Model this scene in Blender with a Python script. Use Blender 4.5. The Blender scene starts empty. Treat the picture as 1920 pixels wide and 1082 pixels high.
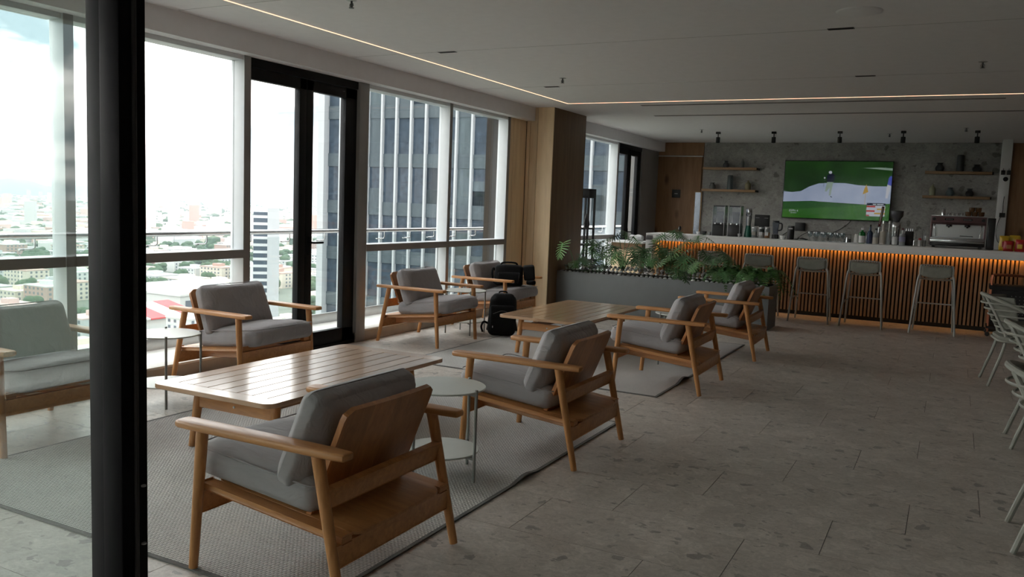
import bpy, bmesh, math, random
from mathutils import Vector, Matrix
R = random.Random(7)
PI = math.pi
scene = bpy.context.scene
C = scene.collection

# ------------------------------------------------------------------ camera
cam_data = bpy.data.cameras.new('camera')
cam_data.sensor_width = 36.0
cam_data.lens = 1577.05 / 1920 * 36.0
cam_data.clip_end = 30000
cam = bpy.data.objects.new('camera', cam_data)
C.objects.link(cam)
_r = Vector((0.8846637, 0.46465333, 0.03830688)); _u = Vector((-0.08046345, 0.0712317, 0.99420907)); _f = Vector((-0.45923389, 0.88262298, -0.1004037))
cam.matrix_world = Matrix(((_r.x, _u.x, -_f.x, 0), (_r.y, _u.y, -_f.y, 0), (_r.z, _u.z, -_f.z, 1.45), (0, 0, 0, 1)))
scene.camera = cam

# ------------------------------------------------------------------ sky
world = bpy.data.worlds.new('overcast_sky'); scene.world = world
world.use_nodes = True
wn = world.node_tree.nodes; wl = world.node_tree.links
wn.clear()
w_out = wn.new('ShaderNodeOutputWorld'); w_bg = wn.new('ShaderNodeBackground')
w_tc = wn.new('ShaderNodeTexCoord'); w_map = wn.new('ShaderNodeMapping'); w_noise = wn.new('ShaderNodeTexNoise'); w_ramp = wn.new('ShaderNodeValToRGB')
w_map.inputs['Scale'].default_value = (2.2, 2.2, 6.5); w_map.inputs['Location'].default_value = (0.1, 2.2, 4.1)
w_noise.inputs['Scale'].default_value = 1.6; w_noise.inputs['Detail'].default_value = 5; w_noise.inputs['Roughness'].default_value = 0.55
w_ramp.color_ramp.elements[0].position = 0.42; w_ramp.color_ramp.elements[0].color = (0.062, 0.080, 0.090, 1)
w_ramp.color_ramp.elements[1].position = 0.66; w_ramp.color_ramp.elements[1].color = (1.0, 0.972, 0.950, 1)
wl.new(w_tc.outputs['Generated'], w_map.inputs['Vector']); wl.new(w_map.outputs['Vector'], w_noise.inputs['Vector'])
wl.new(w_noise.outputs['Fac'], w_ramp.inputs['Fac']); wl.new(w_ramp.outputs['Color'], w_bg.inputs['Color'])
w_bg.inputs['Strength'].default_value = 1.75
wl.new(w_bg.outputs['Background'], w_out.inputs['Surface'])

# ------------------------------------------------------------------ exposure
vs = scene.view_settings
vs.view_transform = 'Standard'; vs.look = 'None'; vs.gamma = 1.0; vs.use_curve_mapping = False
vs.exposure = 2.72
scene.cycles.max_bounces = 10
scene.cycles.diffuse_bounces = 6
scene.cycles.glossy_bounces = 4
scene.cycles.transmission_bounces = 6
scene.cycles.transparent_max_bounces = 24
scene.cycles.caustics_reflective = False
scene.cycles.caustics_refractive = False

# ------------------------------------------------------------------ materials
MATS = {}
def base_mat(name):
    m = bpy.data.materials.new(name); m.use_nodes = True
    nt = m.node_tree; b = nt.nodes['Principled BSDF']
    MATS[name] = m
    return m, nt, b
def setc(b, col, rough=0.5, metal=0.0, spec=0.5):
    b.inputs['Base Color'].default_value = (*col, 1); b.inputs['Roughness'].default_value = rough
    b.inputs['Metallic'].default_value = metal; b.inputs['Specular IOR Level'].default_value = spec
def N(nt, typ, **kw):
    n = nt.nodes.new(typ)
    for k, v in kw.items():
        if k in n.inputs: n.inputs[k].default_value = v
        else: setattr(n, k, v)
    return n
def plain(name, col, rough=0.5, metal=0.0, spec=0.5, bump=0.0, bscale=80, vary=0.06):
    m, nt, b = base_mat(name); setc(b, col, rough, metal, spec)
    tc = N(nt, 'ShaderNodeTexCoord'); no = N(nt, 'ShaderNodeTexNoise', Scale=bscale * 0.12 + 2, Detail=4.0)
    nt.links.new(tc.outputs['Object'], no.inputs['Vector'])
    rp = N(nt, 'ShaderNodeValToRGB')
    rp.color_ramp.elements[0].color = (*[c * (1 - vary) for c in col], 1); rp.color_ramp.elements[1].color = (*[min(1, c * (1 + vary)) for c in col], 1)
    rp.color_ramp.elements[0].position = 0.3; rp.color_ramp.elements[1].position = 0.7
    nt.links.new(no.outputs['Fac'], rp.inputs['Fac']); nt.links.new(rp.outputs['Color'], b.inputs['Base Color'])
    if bump:
        n2 = N(nt, 'ShaderNodeTexNoise', Scale=bscale, Detail=3.0); bp = N(nt, 'ShaderNodeBump', Strength=bump, Distance=0.01)
        nt.links.new(tc.outputs['Object'], n2.inputs['Vector']); nt.links.new(n2.outputs['Fac'], bp.inputs['Height']); nt.links.new(bp.outputs['Normal'], b.inputs['Normal'])
    return m
def wood(name, c1, c2, scale=(2, 14, 14), rough=0.45, coat=0.0, streak=0.0, coord='Object', knots=None, c_knot=(0.1, 0.05, 0.02), board=None):
    m, nt, b = base_mat(name); setc(b, c1, rough)
    b.inputs['Coat Weight'].default_value = coat; b.inputs['Coat Roughness'].default_value = 0.16
    tc = N(nt, 'ShaderNodeTexCoord'); mp = N(nt, 'ShaderNodeMapping'); mp.inputs['Scale'].default_value = scale
    oi = N(nt, 'ShaderNodeObjectInfo'); off = N(nt, 'ShaderNodeVectorMath', operation='SCALE'); cv = N(nt, 'ShaderNodeCombineXYZ')
    nt.links.new(oi.outputs['Random'], cv.inputs['X']); nt.links.new(oi.outputs['Random'], cv.inputs['Y']); nt.links.new(oi.outputs['Random'], cv.inputs['Z'])
    off.inputs['Scale'].default_value = 37.0; nt.links.new(cv.outputs['Vector'], off.inputs[0]); nt.links.new(off.outputs['Vector'], mp.inputs['Location'])
    nt.links.new(tc.outputs[coord], mp.inputs['Vector'])
    n1 = N(nt, 'ShaderNodeTexNoise', Scale=2.2, Detail=6.0, Roughness=0.62, Distortion=0.6)
    nt.links.new(mp.outputs['Vector'], n1.inputs['Vector'])
    rp = N(nt, 'ShaderNodeValToRGB'); rp.color_ramp.elements[0].position = 0.32; rp.color_ramp.elements[1].position = 0.68
    rp.color_ramp.elements[0].color = (*c2, 1); rp.color_ramp.elements[1].color = (*c1, 1)
    nt.links.new(n1.outputs['Fac'], rp.inputs['Fac'])
    # per-piece tone
    mx = N(nt, 'ShaderNodeMix', data_type='RGBA', blend_type='MULTIPLY'); mx.inputs['Factor'].default_value = 1.0
    mr = N(nt, 'ShaderNodeMapRange'); mr.inputs['To Min'].default_value = 0.86; mr.inputs['To Max'].default_value = 1.1
    nt.links.new(oi.outputs['Random'], mr.inputs['Value'])
    cc = N(nt, 'ShaderNodeCombineColor'); [nt.links.new(mr.outputs['Result'], cc.inputs[k]) for k in ('Red', 'Green', 'Blue')]
    nt.links.new(rp.outputs['Color'], mx.inputs[6]); nt.links.new(cc.outputs['Color'], mx.inputs[7])
    last = mx.outputs[2]
    if board:  # glued-up lamellas of slightly different tone, across one axis
        sx = N(nt, 'ShaderNodeSeparateXYZ'); nt.links.new(tc.outputs[coord], sx.inputs[0])
        mu = N(nt, 'ShaderNodeMath', operation='MULTIPLY'); mu.inputs[1].default_value = board[1]; nt.links.new(sx.outputs[board[0]], mu.inputs[0])
        fl = N(nt, 'ShaderNodeMath', operation='FLOOR'); nt.links.new(mu.outputs[0], fl.inputs[0])
        wnz = N(nt, 'ShaderNodeTexWhiteNoise', noise_dimensions='1D'); nt.links.new(fl.outputs[0], wnz.inputs['W'])
        m2 = N(nt, 'ShaderNodeMapRange'); m2.inputs['To Min'].default_value = 0.72; m2.inputs['To Max'].default_value = 1.12; nt.links.new(wnz.outputs['Value'], m2.inputs['Value'])
        c3 = N(nt, 'ShaderNodeCombineColor'); [nt.links.new(m2.outputs['Result'], c3.inputs[k]) for k in ('Red', 'Green', 'Blue')]
        mx2 = N(nt, 'ShaderNodeMix', data_type='RGBA', blend_type='MULTIPLY'); mx2.inputs['Factor'].default_value = 1.0
        nt.links.new(last, mx2.inputs[6]); nt.links.new(c3.outputs['Color'], mx2.inputs[7]); last = mx2.outputs[2]
    if knots:
        vo = N(nt, 'ShaderNodeTexVoronoi', Scale=knots); mp2 = N(nt, 'ShaderNodeMapping'); mp2.inputs['Scale'].default_value = (1, 1, 0.45)
        nt.links.new(tc.outputs[coord], mp2.inputs['Vector']); nt.links.new(mp2.outputs['Vector'], vo.inputs['Vector'])
        r3 = N(nt, 'ShaderNodeValToRGB'); r3.color_ramp.elements[0].position = 0.04; r3.color_ramp.elements[1].position = 0.16
        r3.color_ramp.elements[0].color = (1, 1, 1, 1); r3.color_ramp.elements[1].color = (0, 0, 0, 1)
        nt.links.new(vo.outputs['Distance'], r3.inputs['Fac'])
        mx3 = N(nt, 'ShaderNodeMix', data_type='RGBA'); nt.links.new(r3.outputs['Color'], mx3.inputs['Factor']); nt.links.new(last, mx3.inputs[6]); mx3.inputs[7].default_value = (*c_knot, 1); last = mx3.outputs[2]
    nt.links.new(last, b.inputs['Base Color'])
    bp = N(nt, 'ShaderNodeBump', Strength=0.12, Distance=0.004); nt.links.new(n1.outputs['Fac'], bp.inputs['Height']); nt.links.new(bp.outputs['Normal'], b.inputs['Normal'])
    return m
def emit(name, col, strength):
    m = bpy.data.materials.new(name); m.use_nodes = True; nt = m.node_tree; nt.nodes.clear()
    o = N(nt, 'ShaderNodeOutputMaterial'); e = N(nt, 'ShaderNodeEmission', Strength=strength); e.inputs['Color'].default_value = (*col, 1)
    nt.links.new(e.outputs[0], o.inputs['Surface']); MATS[name] = m
    return m
def glass(name, tint=(0.93, 0.97, 0.96), refl=1.0, rough=0.0):
    m = bpy.data.materials.new(name); m.use_nodes = True; nt = m.node_tree; nt.nodes.clear()
    o = N(nt, 'ShaderNodeOutputMaterial'); t = N(nt, 'ShaderNodeBsdfTransparent'); t.inputs['Color'].default_value = (*tint, 1)
    g = N(nt, 'ShaderNodeBsdfGlossy', Roughness=rough); lw = N(nt, 'ShaderNodeLayerWeight', Blend=0.5); mx = N(nt, 'ShaderNodeMixShader')
    pw = N(nt, 'ShaderNodeMath', operation='POWER'); pw.inputs[1].default_value = 5.0; nt.links.new(lw.outputs['Facing'], pw.inputs[0])
    mu = N(nt, 'ShaderNodeMath', operation='MULTIPLY_ADD'); mu.inputs[1].default_value = 0.96 * min(refl, 1.0); mu.inputs[2].default_value = 0.04 * refl; nt.links.new(pw.outputs[0], mu.inputs[0])
    nt.links.new(mu.outputs[0], mx.inputs[0]); nt.links.new(t.outputs[0], mx.inputs[1]); nt.links.new(g.outputs[0], mx.inputs[2]); nt.links.new(mx.outputs[0], o.inputs['Surface'])
    MATS[name] = m
    return m
def stone(name, c1, c2, cdark, scale, rough, coord='position', dark_amt=0.14):
    m, nt, b = base_mat(name); setc(b, c1, rough)
    oi = N(nt, 'ShaderNodeObjectInfo'); ge = N(nt, 'ShaderNodeNewGeometry'); cv = N(nt, 'ShaderNodeCombineXYZ'); sc = N(nt, 'ShaderNodeVectorMath', operation='SCALE'); sc.inputs['Scale'].default_value = 53.0
    nt.links.new(oi.outputs['Random'], cv.inputs['X']); nt.links.new(oi.outputs['Random'], cv.inputs['Z']); nt.links.new(cv.outputs[0], sc.inputs[0])
    ad = N(nt, 'ShaderNodeVectorMath', operation='ADD'); nt.links.new(ge.outputs['Position'], ad.inputs[0]); nt.links.new(sc.outputs[0], ad.inputs[1])
    n1 = N(nt, 'ShaderNodeTexNoise', Scale=scale * 0.5, Detail=9.0, Roughness=0.62); nt.links.new(ad.outputs[0], n1.inputs['Vector'])
    rp = N(nt, 'ShaderNodeValToRGB'); rp.color_ramp.elements[0].position = 0.3; rp.color_ramp.elements[1].position = 0.72
    rp.color_ramp.elements[0].color = (*c2, 1); rp.color_ramp.elements[1].color = (*c1, 1); nt.links.new(n1.outputs['Fac'], rp.inputs['Fac'])
    # broken stone fragments
    ds = N(nt, 'ShaderNodeTexNoise', Scale=scale * 1.3, Detail=4.0); nt.links.new(ad.outputs[0], ds.inputs['Vector'])
    mxv = N(nt, 'ShaderNodeMix', data_type='VECTOR'); mxv.inputs[0].default_value = 0.12; nt.links.new(ad.outputs[0], mxv.inputs[4]); nt.links.new(ds.outputs['Color'], mxv.inputs[5])
    vo = N(nt, 'ShaderNodeTexVoronoi', Scale=scale, Randomness=1.0); nt.links.new(mxv.outputs[1], vo.inputs['Vector'])
    hs = N(nt, 'ShaderNodeSeparateColor'); nt.links.new(vo.outputs['Color'], hs.inputs[0])
    sel = N(nt, 'ShaderNodeMath', operation='LESS_THAN'); sel.inputs[1].default_value = dark_amt; nt.links.new(hs.outputs['Red'], sel.inputs[0])
    core = N(nt, 'ShaderNodeMath', operation='LESS_THAN'); core.inputs[1].default_value = 0.33; nt.links.new(vo.outputs['Distance'], core.inputs[0])
    mm = N(nt, 'ShaderNodeMath', operation='MULTIPLY'); nt.links.new(sel.outputs[0], mm.inputs[0]); nt.links.new(core.outputs[0], mm.inputs[1])
    m6 = N(nt, 'ShaderNodeMath', operation='MULTIPLY'); m6.inputs[1].default_value = 0.7; nt.links.new(mm.outputs[0], m6.inputs[0])
    mx = N(nt, 'ShaderNodeMix', data_type='RGBA'); nt.links.new(m6.outputs[0], mx.inputs['Factor']); nt.links.new(rp.outputs['Color'], mx.inputs[6]); mx.inputs[7].default_value = (*cdark, 1)
    # lighter chips
    sel2 = N(nt, 'ShaderNodeMath', operation='GREATER_THAN'); sel2.inputs[1].default_value = 0.82; nt.links.new(hs.outputs['Red'], sel2.inputs[0])
    m7 = N(nt, 'ShaderNodeMath', operation='MULTIPLY'); m7.inputs[1].default_value = 0.22; nt.links.new(sel2.outputs[0], m7.inputs[0])
    mx2 = N(nt, 'ShaderNodeMix', data_type='RGBA'); nt.links.new(m7.outputs[0], mx2.inputs['Factor']); nt.links.new(mx.outputs[2], mx2.inputs[6]); mx2.inputs[7].default_value = (*[min(1, c * 1.35) for c in c1], 1)
    st2 = N(nt, 'ShaderNodeMapping'); st2.inputs['Scale'].default_value = (0.55, 1.0, 1.0); nt.links.new(mxv.outputs[1], st2.inputs['Vector'])
    v2 = N(nt, 'ShaderNodeTexVoronoi', Scale=scale * 2.6, Randomness=1.0); nt.links.new(st2.outputs[0], v2.inputs['Vector'])
    h2 = N(nt, 'ShaderNodeSeparateColor'); nt.links.new(v2.outputs['Color'], h2.inputs[0])
    s2 = N(nt, 'ShaderNodeMath', operation='LESS_THAN'); s2.inputs[1].default_value = 0.16; nt.links.new(h2.outputs['Green'], s2.inputs[0])
    c2_ = N(nt, 'ShaderNodeMath', operation='LESS_THAN'); c2_.inputs[1].default_value = 0.36; nt.links.new(v2.outputs['Distance'], c2_.inputs[0])
    p2 = N(nt, 'ShaderNodeMath', operation='MULTIPLY'); nt.links.new(s2.outputs[0], p2.inputs[0]); nt.links.new(c2_.outputs[0], p2.inputs[1])
    p3 = N(nt, 'ShaderNodeMath', operation='MULTIPLY'); p3.inputs[1].default_value = 0.55; nt.links.new(p2.outputs[0], p3.inputs[0])
    mx4 = N(nt, 'ShaderNodeMix', data_type='RGBA'); nt.links.new(p3.outputs[0], mx4.inputs['Factor']); nt.links.new(mx2.outputs[2], mx4.inputs[6]); mx4.inputs[7].default_value = (*cdark, 1)
    nf = N(nt, 'ShaderNodeTexNoise', Scale=scale * 5, Detail=5.0, Roughness=0.7); nt.links.new(st2.outputs[0], nf.inputs['Vector'])
    mrf = N(nt, 'ShaderNodeMapRange'); mrf.inputs['From Min'].default_value = 0.3; mrf.inputs['From Max'].default_value = 0.7; mrf.inputs['To Min'].default_value = 0.74; mrf.inputs['To Max'].default_value = 1.2; nt.links.new(nf.outputs['Fac'], mrf.inputs['Value'])
    ccf = N(nt, 'ShaderNodeCombineColor'); [nt.links.new(mrf.outputs['Result'], ccf.inputs[k]) for k in ('Red', 'Green', 'Blue')]
    mx5 = N(nt, 'ShaderNodeMix', data_type='RGBA', blend_type='MULTIPLY'); mx5.inputs['Factor'].default_value = 1.0; nt.links.new(mx4.outputs[2], mx5.inputs[6]); nt.links.new(ccf.outputs['Color'], mx5.inputs[7])
    nt.links.new(mx5.outputs[2], b.inputs['Base Color'])
    bp = N(nt, 'ShaderNodeBump', Strength=0.05, Distance=0.01); nt.links.new(n1.outputs['Fac'], bp.inputs['Height']); nt.links.new(bp.outputs['Normal'], b.inputs['Normal'])
    return m
def fabric(name, col):
    m, nt, b = base_mat(name); setc(b, col, 0.95, 0, 0.15)
    b.inputs['Sheen Weight'].default_value = 0.15
    tc = N(nt, 'ShaderNodeTexCoord')
    n0 = N(nt, 'ShaderNodeTexNoise', Scale=5.0, Detail=5.0, Roughness=0.6); nt.links.new(tc.outputs['Object'], n0.inputs['Vector'])
    rp = N(nt, 'ShaderNodeValToRGB'); rp.color_ramp.elements[0].color = (*[c * 0.88 for c in col], 1); rp.color_ramp.elements[1].color = (*[c * 1.08 for c in col], 1)
    nt.links.new(n0.outputs['Fac'], rp.inputs['Fac']); nt.links.new(rp.outputs['Color'], b.inputs['Base Color'])
    mp = N(nt, 'ShaderNodeMapping'); mp.inputs['Scale'].default_value = (1.0, 2.6, 1.6); mp.inputs['Rotation'].default_value = (0, 0.3, 0.5); nt.links.new(tc.outputs['Object'], mp.inputs['Vector'])
    n1 = N(nt, 'ShaderNodeTexNoise', Scale=7.0, Detail=3.0, Distortion=0.8); nt.links.new(mp.outputs['Vector'], n1.inputs['Vector'])
    n2 = N(nt, 'ShaderNodeTexNoise', Scale=420.0, Detail=1.0); nt.links.new(tc.outputs['Object'], n2.inputs['Vector'])
    b1 = N(nt, 'ShaderNodeBump', Strength=0.6, Distance=0.02); nt.links.new(n1.outputs['Fac'], b1.inputs['Height'])
    b2 = N(nt, 'ShaderNodeBump', Strength=0.15, Distance=0.002); nt.links.new(n2.outputs['Fac'], b2.inputs['Height']); nt.links.new(b1.outputs['Normal'], b2.inputs['Normal'])
    nt.links.new(b2.outputs['Normal'], b.inputs['Normal'])
    return m
def weave(name, c1, c2):
    m, nt, b = base_mat(name); setc(b, c1, 0.95, 0, 0.1)
    ge = N(nt, 'ShaderNodeNewGeometry'); sx = N(nt, 'ShaderNodeSeparateXYZ'); nt.links.new(ge.outputs['Position'], sx.inputs[0])
    def sine(sock, freq, extra=None):
        mu = N(nt, 'ShaderNodeMath', operation='MULTIPLY'); mu.inputs[1].default_value = freq; nt.links.new(sock, mu.inputs[0]); s = mu.outputs[0]
        if extra is not None:
            ad = N(nt, 'ShaderNodeMath', operation='ADD'); nt.links.new(s, ad.inputs[0]); nt.links.new(extra, ad.inputs[1]); s = ad.outputs[0]
        si = N(nt, 'ShaderNodeMath', operation='SINE'); nt.links.new(s, si.inputs[0]); return si.outputs[0]
    rows = N(nt, 'ShaderNodeMath', operation='MULTIPLY'); rows.inputs[1].default_value = 2 * PI / 0.024; nt.links.new(sx.outputs['Y'], rows.inputs[0])
    sy = N(nt, 'ShaderNodeMath', operation='SINE'); nt.links.new(rows.outputs[0], sy.inputs[0])
    sg = N(nt, 'ShaderNodeMath', operation='SIGN'); nt.links.new(sy.outputs[0], sg.inputs[0]); ph = N(nt, 'ShaderNodeMath', operation='MULTIPLY'); ph.inputs[1].default_value = PI / 2; nt.links.new(sg.outputs[0], ph.inputs[0])
    xs = sine(sx.outputs['X'], 2 * PI / 0.020, ph.outputs[0])
    ab = N(nt, 'ShaderNodeMath', operation='ABSOLUTE'); nt.links.new(sy.outputs[0], ab.inputs[0])
    h = N(nt, 'ShaderNodeMath', operation='MULTIPLY_ADD'); h.inputs[1].default_value = 0.35; nt.links.new(xs, h.inputs[0]); nt.links.new(ab.outputs[0], h.inputs[2])
    no = N(nt, 'ShaderNodeTexNoise', Scale=90.0, Detail=2.0); nt.links.new(ge.outputs['Position'], no.inputs['Vector'])
    h2 = N(nt, 'ShaderNodeMath', operation='MULTIPLY_ADD'); h2.inputs[1].default_value = 0.7; nt.links.new(no.outputs['Fac'], h2.inputs[0]); nt.links.new(h.outputs[0], h2.inputs[2])
    rp = N(nt, 'ShaderNodeValToRGB'); rp.color_ramp.elements[0].position = 0.35; rp.color_ramp.elements[1].position = 1.0; rp.color_ramp.elements[0].color = (*c2, 1); rp.color_ramp.elements[1].color = (*c1, 1)
    nt.links.new(h2.outputs[0], rp.inputs['Fac'])
    big = N(nt, 'ShaderNodeTexNoise', Scale=1.6, Detail=3.0); nt.links.new(ge.outputs['Position'], big.inputs['Vector'])
    mr = N(nt, 'ShaderNodeMapRange'); mr.inputs['To Min'].default_value = 0.85; mr.inputs['To Max'].default_value = 1.15; nt.links.new(big.outputs['Fac'], mr.inputs['Value'])
    c3 = N(nt, 'ShaderNodeCombineColor'); [nt.links.new(mr.outputs['Result'], c3.inputs[k]) for k in ('Red', 'Green', 'Blue')]
    mx = N(nt, 'ShaderNodeMix', data_type='RGBA', blend_type='MULTIPLY'); mx.inputs['Factor'].default_value = 1; nt.links.new(rp.outputs['Color'], mx.inputs[6]); nt.links.new(c3.outputs['Color'], mx.inputs[7])
    nt.links.new(mx.outputs[2], b.inputs['Base Color'])
    bp = N(nt, 'ShaderNodeBump', Strength=0.6, Distance=0.004); nt.links.new(h2.outputs[0], bp.inputs['Height']); nt.links.new(bp.outputs['Normal'], b.inputs['Normal'])
    return m

plain('ceiling_paint', (0.78, 0.765, 0.775), 0.9, vary=0.02)
plain('beam_paint', (0.78, 0.775, 0.79), 0.85, vary=0.02)
plain('white_paint', (0.72, 0.72, 0.71), 0.6, vary=0.02)
plain('dark_wall_paint', (0.20, 0.18, 0.165), 0.85, vary=0.05)
plain('dark_joint', (0.14, 0.135, 0.125), 0.9)
plain('sill_stone', (0.62, 0.61, 0.58), 0.5, vary=0.04)
plain('curb_plaster', (0.36, 0.33, 0.29), 0.85, vary=0.05)
plain('white_aluminium', (0.74, 0.77, 0.79), 0.35, vary=0.02)
plain('grey_aluminium', (0.26, 0.25, 0.245), 0.4, vary=0.03)
plain('black_frame', (0.005, 0.0055, 0.007), 0.5, vary=0.1, spec=0.2)
plain('post_black', (0.004, 0.004, 0.005), 0.4, vary=0.1, spec=0.05)
plain('black_plastic', (0.015, 0.015, 0.016), 0.4, vary=0.1)
plain('matt_black', (0.010, 0.010, 0.011), 0.75, vary=0.15, bump=0.1, bscale=200)
plain('nylon', (0.0045, 0.0045, 0.0055), 0.85, spec=0.25, vary=0.2, bump=0.35, bscale=160)
plain('steel', (0.62, 0.63, 0.64), 0.22, 1.0, vary=0.03)
plain('mirror_dim', (0.22, 0.24, 0.27), 0.15, 1.0)
plain('brushed_steel', (0.45, 0.46, 0.46), 0.38, 1.0, vary=0.05)
plain('dark_steel', (0.10, 0.10, 0.10), 0.35, 0.6)
plain('copper', (0.42, 0.16, 0.09), 0.35, 0.9)
plain('planter_paint', (0.17, 0.178, 0.18), 0.55, vary=0.03)
plain('soil', (0.07, 0.058, 0.046), 1.0, vary=0.3, bump=0.8, bscale=60)
plain('pebble_grey', (0.42, 0.415, 0.41), 0.7, vary=0.25, bscale=60)
plain('pebble_dark', (0.22, 0.215, 0.21), 0.6, vary=0.25, bscale=60)
plain('pebble_pale', (0.60, 0.60, 0.59), 0.7, vary=0.15, bscale=60)
plain('leaf_green', (0.075, 0.175, 0.065), 0.35, vary=0.35, bscale=20)
plain('leaf_light', (0.16, 0.30, 0.12), 0.35, vary=0.3, bscale=20)
plain('fern_green', (0.065, 0.17, 0.045), 0.5, vary=0.35, bscale=20)
plain('counter_white', (0.84, 0.83, 0.825), 0.45, vary=0.02)
plain('bar_back', (0.02, 0.015, 0.012), 0.8)
plain('sage_metal', (0.29, 0.29, 0.25), 0.45, vary=0.04)
plain('grey_metal', (0.27, 0.275, 0.26), 0.42, 0.2, vary=0.04)
plain('sage_sling', (0.22, 0.22, 0.185), 0.7, vary=0.08, bump=0.2, bscale=200)
plain('stool_tube', (0.34, 0.345, 0.32), 0.4, 0.2, vary=0.04)
plain('table_disc', (0.56, 0.57, 0.53), 0.35, vary=0.02)
plain('porcelain', (0.78, 0.77, 0.75), 0.25, vary=0.02)
plain('paper_white', (0.72, 0.71, 0.68), 0.8, vary=0.03)
plain('cloth_white', (0.74, 0.74, 0.75), 0.95, vary=0.05, bump=0.7, bscale=90)
plain('vase_grey', (0.20, 0.20, 0.185), 0.6, vary=0.15, bscale=30)
plain('vase_dark', (0.045, 0.048, 0.05), 0.5, vary=0.2, bscale=30)
plain('vase_slate', (0.10, 0.13, 0.14), 0.5, vary=0.2, bscale=30)
plain('vase_olive', (0.27, 0.235, 0.13), 0.55, vary=0.15, bscale=30)
plain('vase_sage', (0.33, 0.34, 0.22), 0.55, vary=0.15, bscale=30)
plain('amber_cup', (0.10, 0.042, 0.012), 0.25, vary=0.1)
plain('jar_white', (0.66, 0.61, 0.56), 0.5)
plain('jar_rust', (0.42, 0.18, 0.07), 0.5)
plain('jar_grey', (0.30, 0.29, 0.28), 0.5)
plain('mixer_green', (0.02, 0.16, 0.11), 0.3)
plain('bottle_green', (0.01, 0.17, 0.03), 0.08)
plain('bottle_clear', (0.34, 0.36, 0.36), 0.06, vary=0.15)
plain('bottle_blue', (0.06, 0.09, 0.14), 0.1)
plain('label_white', (0.66, 0.66, 0.66), 0.6)
plain('label_cream', (0.48, 0.44, 0.38), 0.6)
plain('label_maroon', (0.10, 0.015, 0.018), 0.5)
plain('label_navy', (0.03, 0.04, 0.10), 0.5)
plain('label_lilac', (0.36, 0.36, 0.50), 0.6)
plain('bag_yellow', (0.62, 0.40, 0.03), 0.3, vary=0.15, bump=0.3, bscale=30)
plain('bag_red', (0.42, 0.02, 0.02), 0.28, vary=0.2, bump=0.4, bscale=30)
plain('machine_rose', (0.20, 0.12, 0.125), 0.35, 0.3)
plain('led_housing', (0.3, 0.29, 0.28), 0.6)
plain('smoke_plastic', (0.10, 0.10, 0.11), 0.15)
wood('teak', (0.58, 0.275, 0.098), (0.42, 0.18, 0.06), (2.2, 18, 18), 0.42, coat=0.12)
wood('teak_vertical', (0.58, 0.275, 0.098), (0.42, 0.18, 0.06), (18, 18, 2.2), 0.42)
wood('teak_board', (0.54, 0.24, 0.085), (0.38, 0.15, 0.05), (14, 14, 1.8), 0.4, board=('Y', 7.5))
wood('teak_table', (0.50, 0.31, 0.18), (0.39, 0.225, 0.12), (16, 1.6, 16), 0.3, coat=1.0)
wood('teak_table_end', (0.50, 0.31, 0.18), (0.39, 0.225, 0.12), (1.6, 16, 16), 0.3, coat=1.0)
wood('oak_panel', (0.84, 0.66, 0.44), (0.70, 0.52, 0.32), (6, 6, 0.55), 0.55, coord='Object')
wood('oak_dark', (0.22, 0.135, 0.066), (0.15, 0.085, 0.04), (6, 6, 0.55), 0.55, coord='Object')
wood('oak_knotty', (0.36, 0.205, 0.105), (0.25, 0.13, 0.06), (5, 5, 0.6), 0.5, coord='Object', knots=2.6)
wood('slat_wood', (0.34, 0.21, 0.12), (0.25, 0.15, 0.08), (20, 20, 1.5), 0.55)
wood('shelf_oak', (0.38, 0.235, 0.12), (0.28, 0.165, 0.08), (1.2, 14, 14), 0.5)
stone('floor_stone', (0.58, 0.535, 0.485), (0.45, 0.405, 0.36), (0.20, 0.185, 0.17), 11.0, 0.40, dark_amt=0.10)
stone('wall_stone', (0.40, 0.395, 0.37), (0.29, 0.28, 0.26), (0.13, 0.125, 0.11), 7.5, 0.6, dark_amt=0.14)
fabric('cushion_grey', (0.35, 0.332, 0.337))
weave('rug_weave', (0.62, 0.605, 0.585), (0.20, 0.195, 0.19))
plain('rug_border', (0.15, 0.146, 0.14), 0.95, bump=0.3, bscale=200)
glass('window_glass', (0.975, 0.985, 0.98), 0.9)
glass('partition_glass', (0.87, 0.92, 0.90), 1.6)
glass('balustrade_glass', (0.93, 0.96, 0.955), 1.0)
glass('drink_glass', (0.82, 0.86, 0.87), 2.2)
glass('blender_glass', (0.74, 0.76, 0.80), 0.8, 0.08)
emit('led_peach', (1.0, 0.56, 0.36), 0.30)
emit('led_orange', (1.0, 0.42, 0.075), 6.5)

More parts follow.
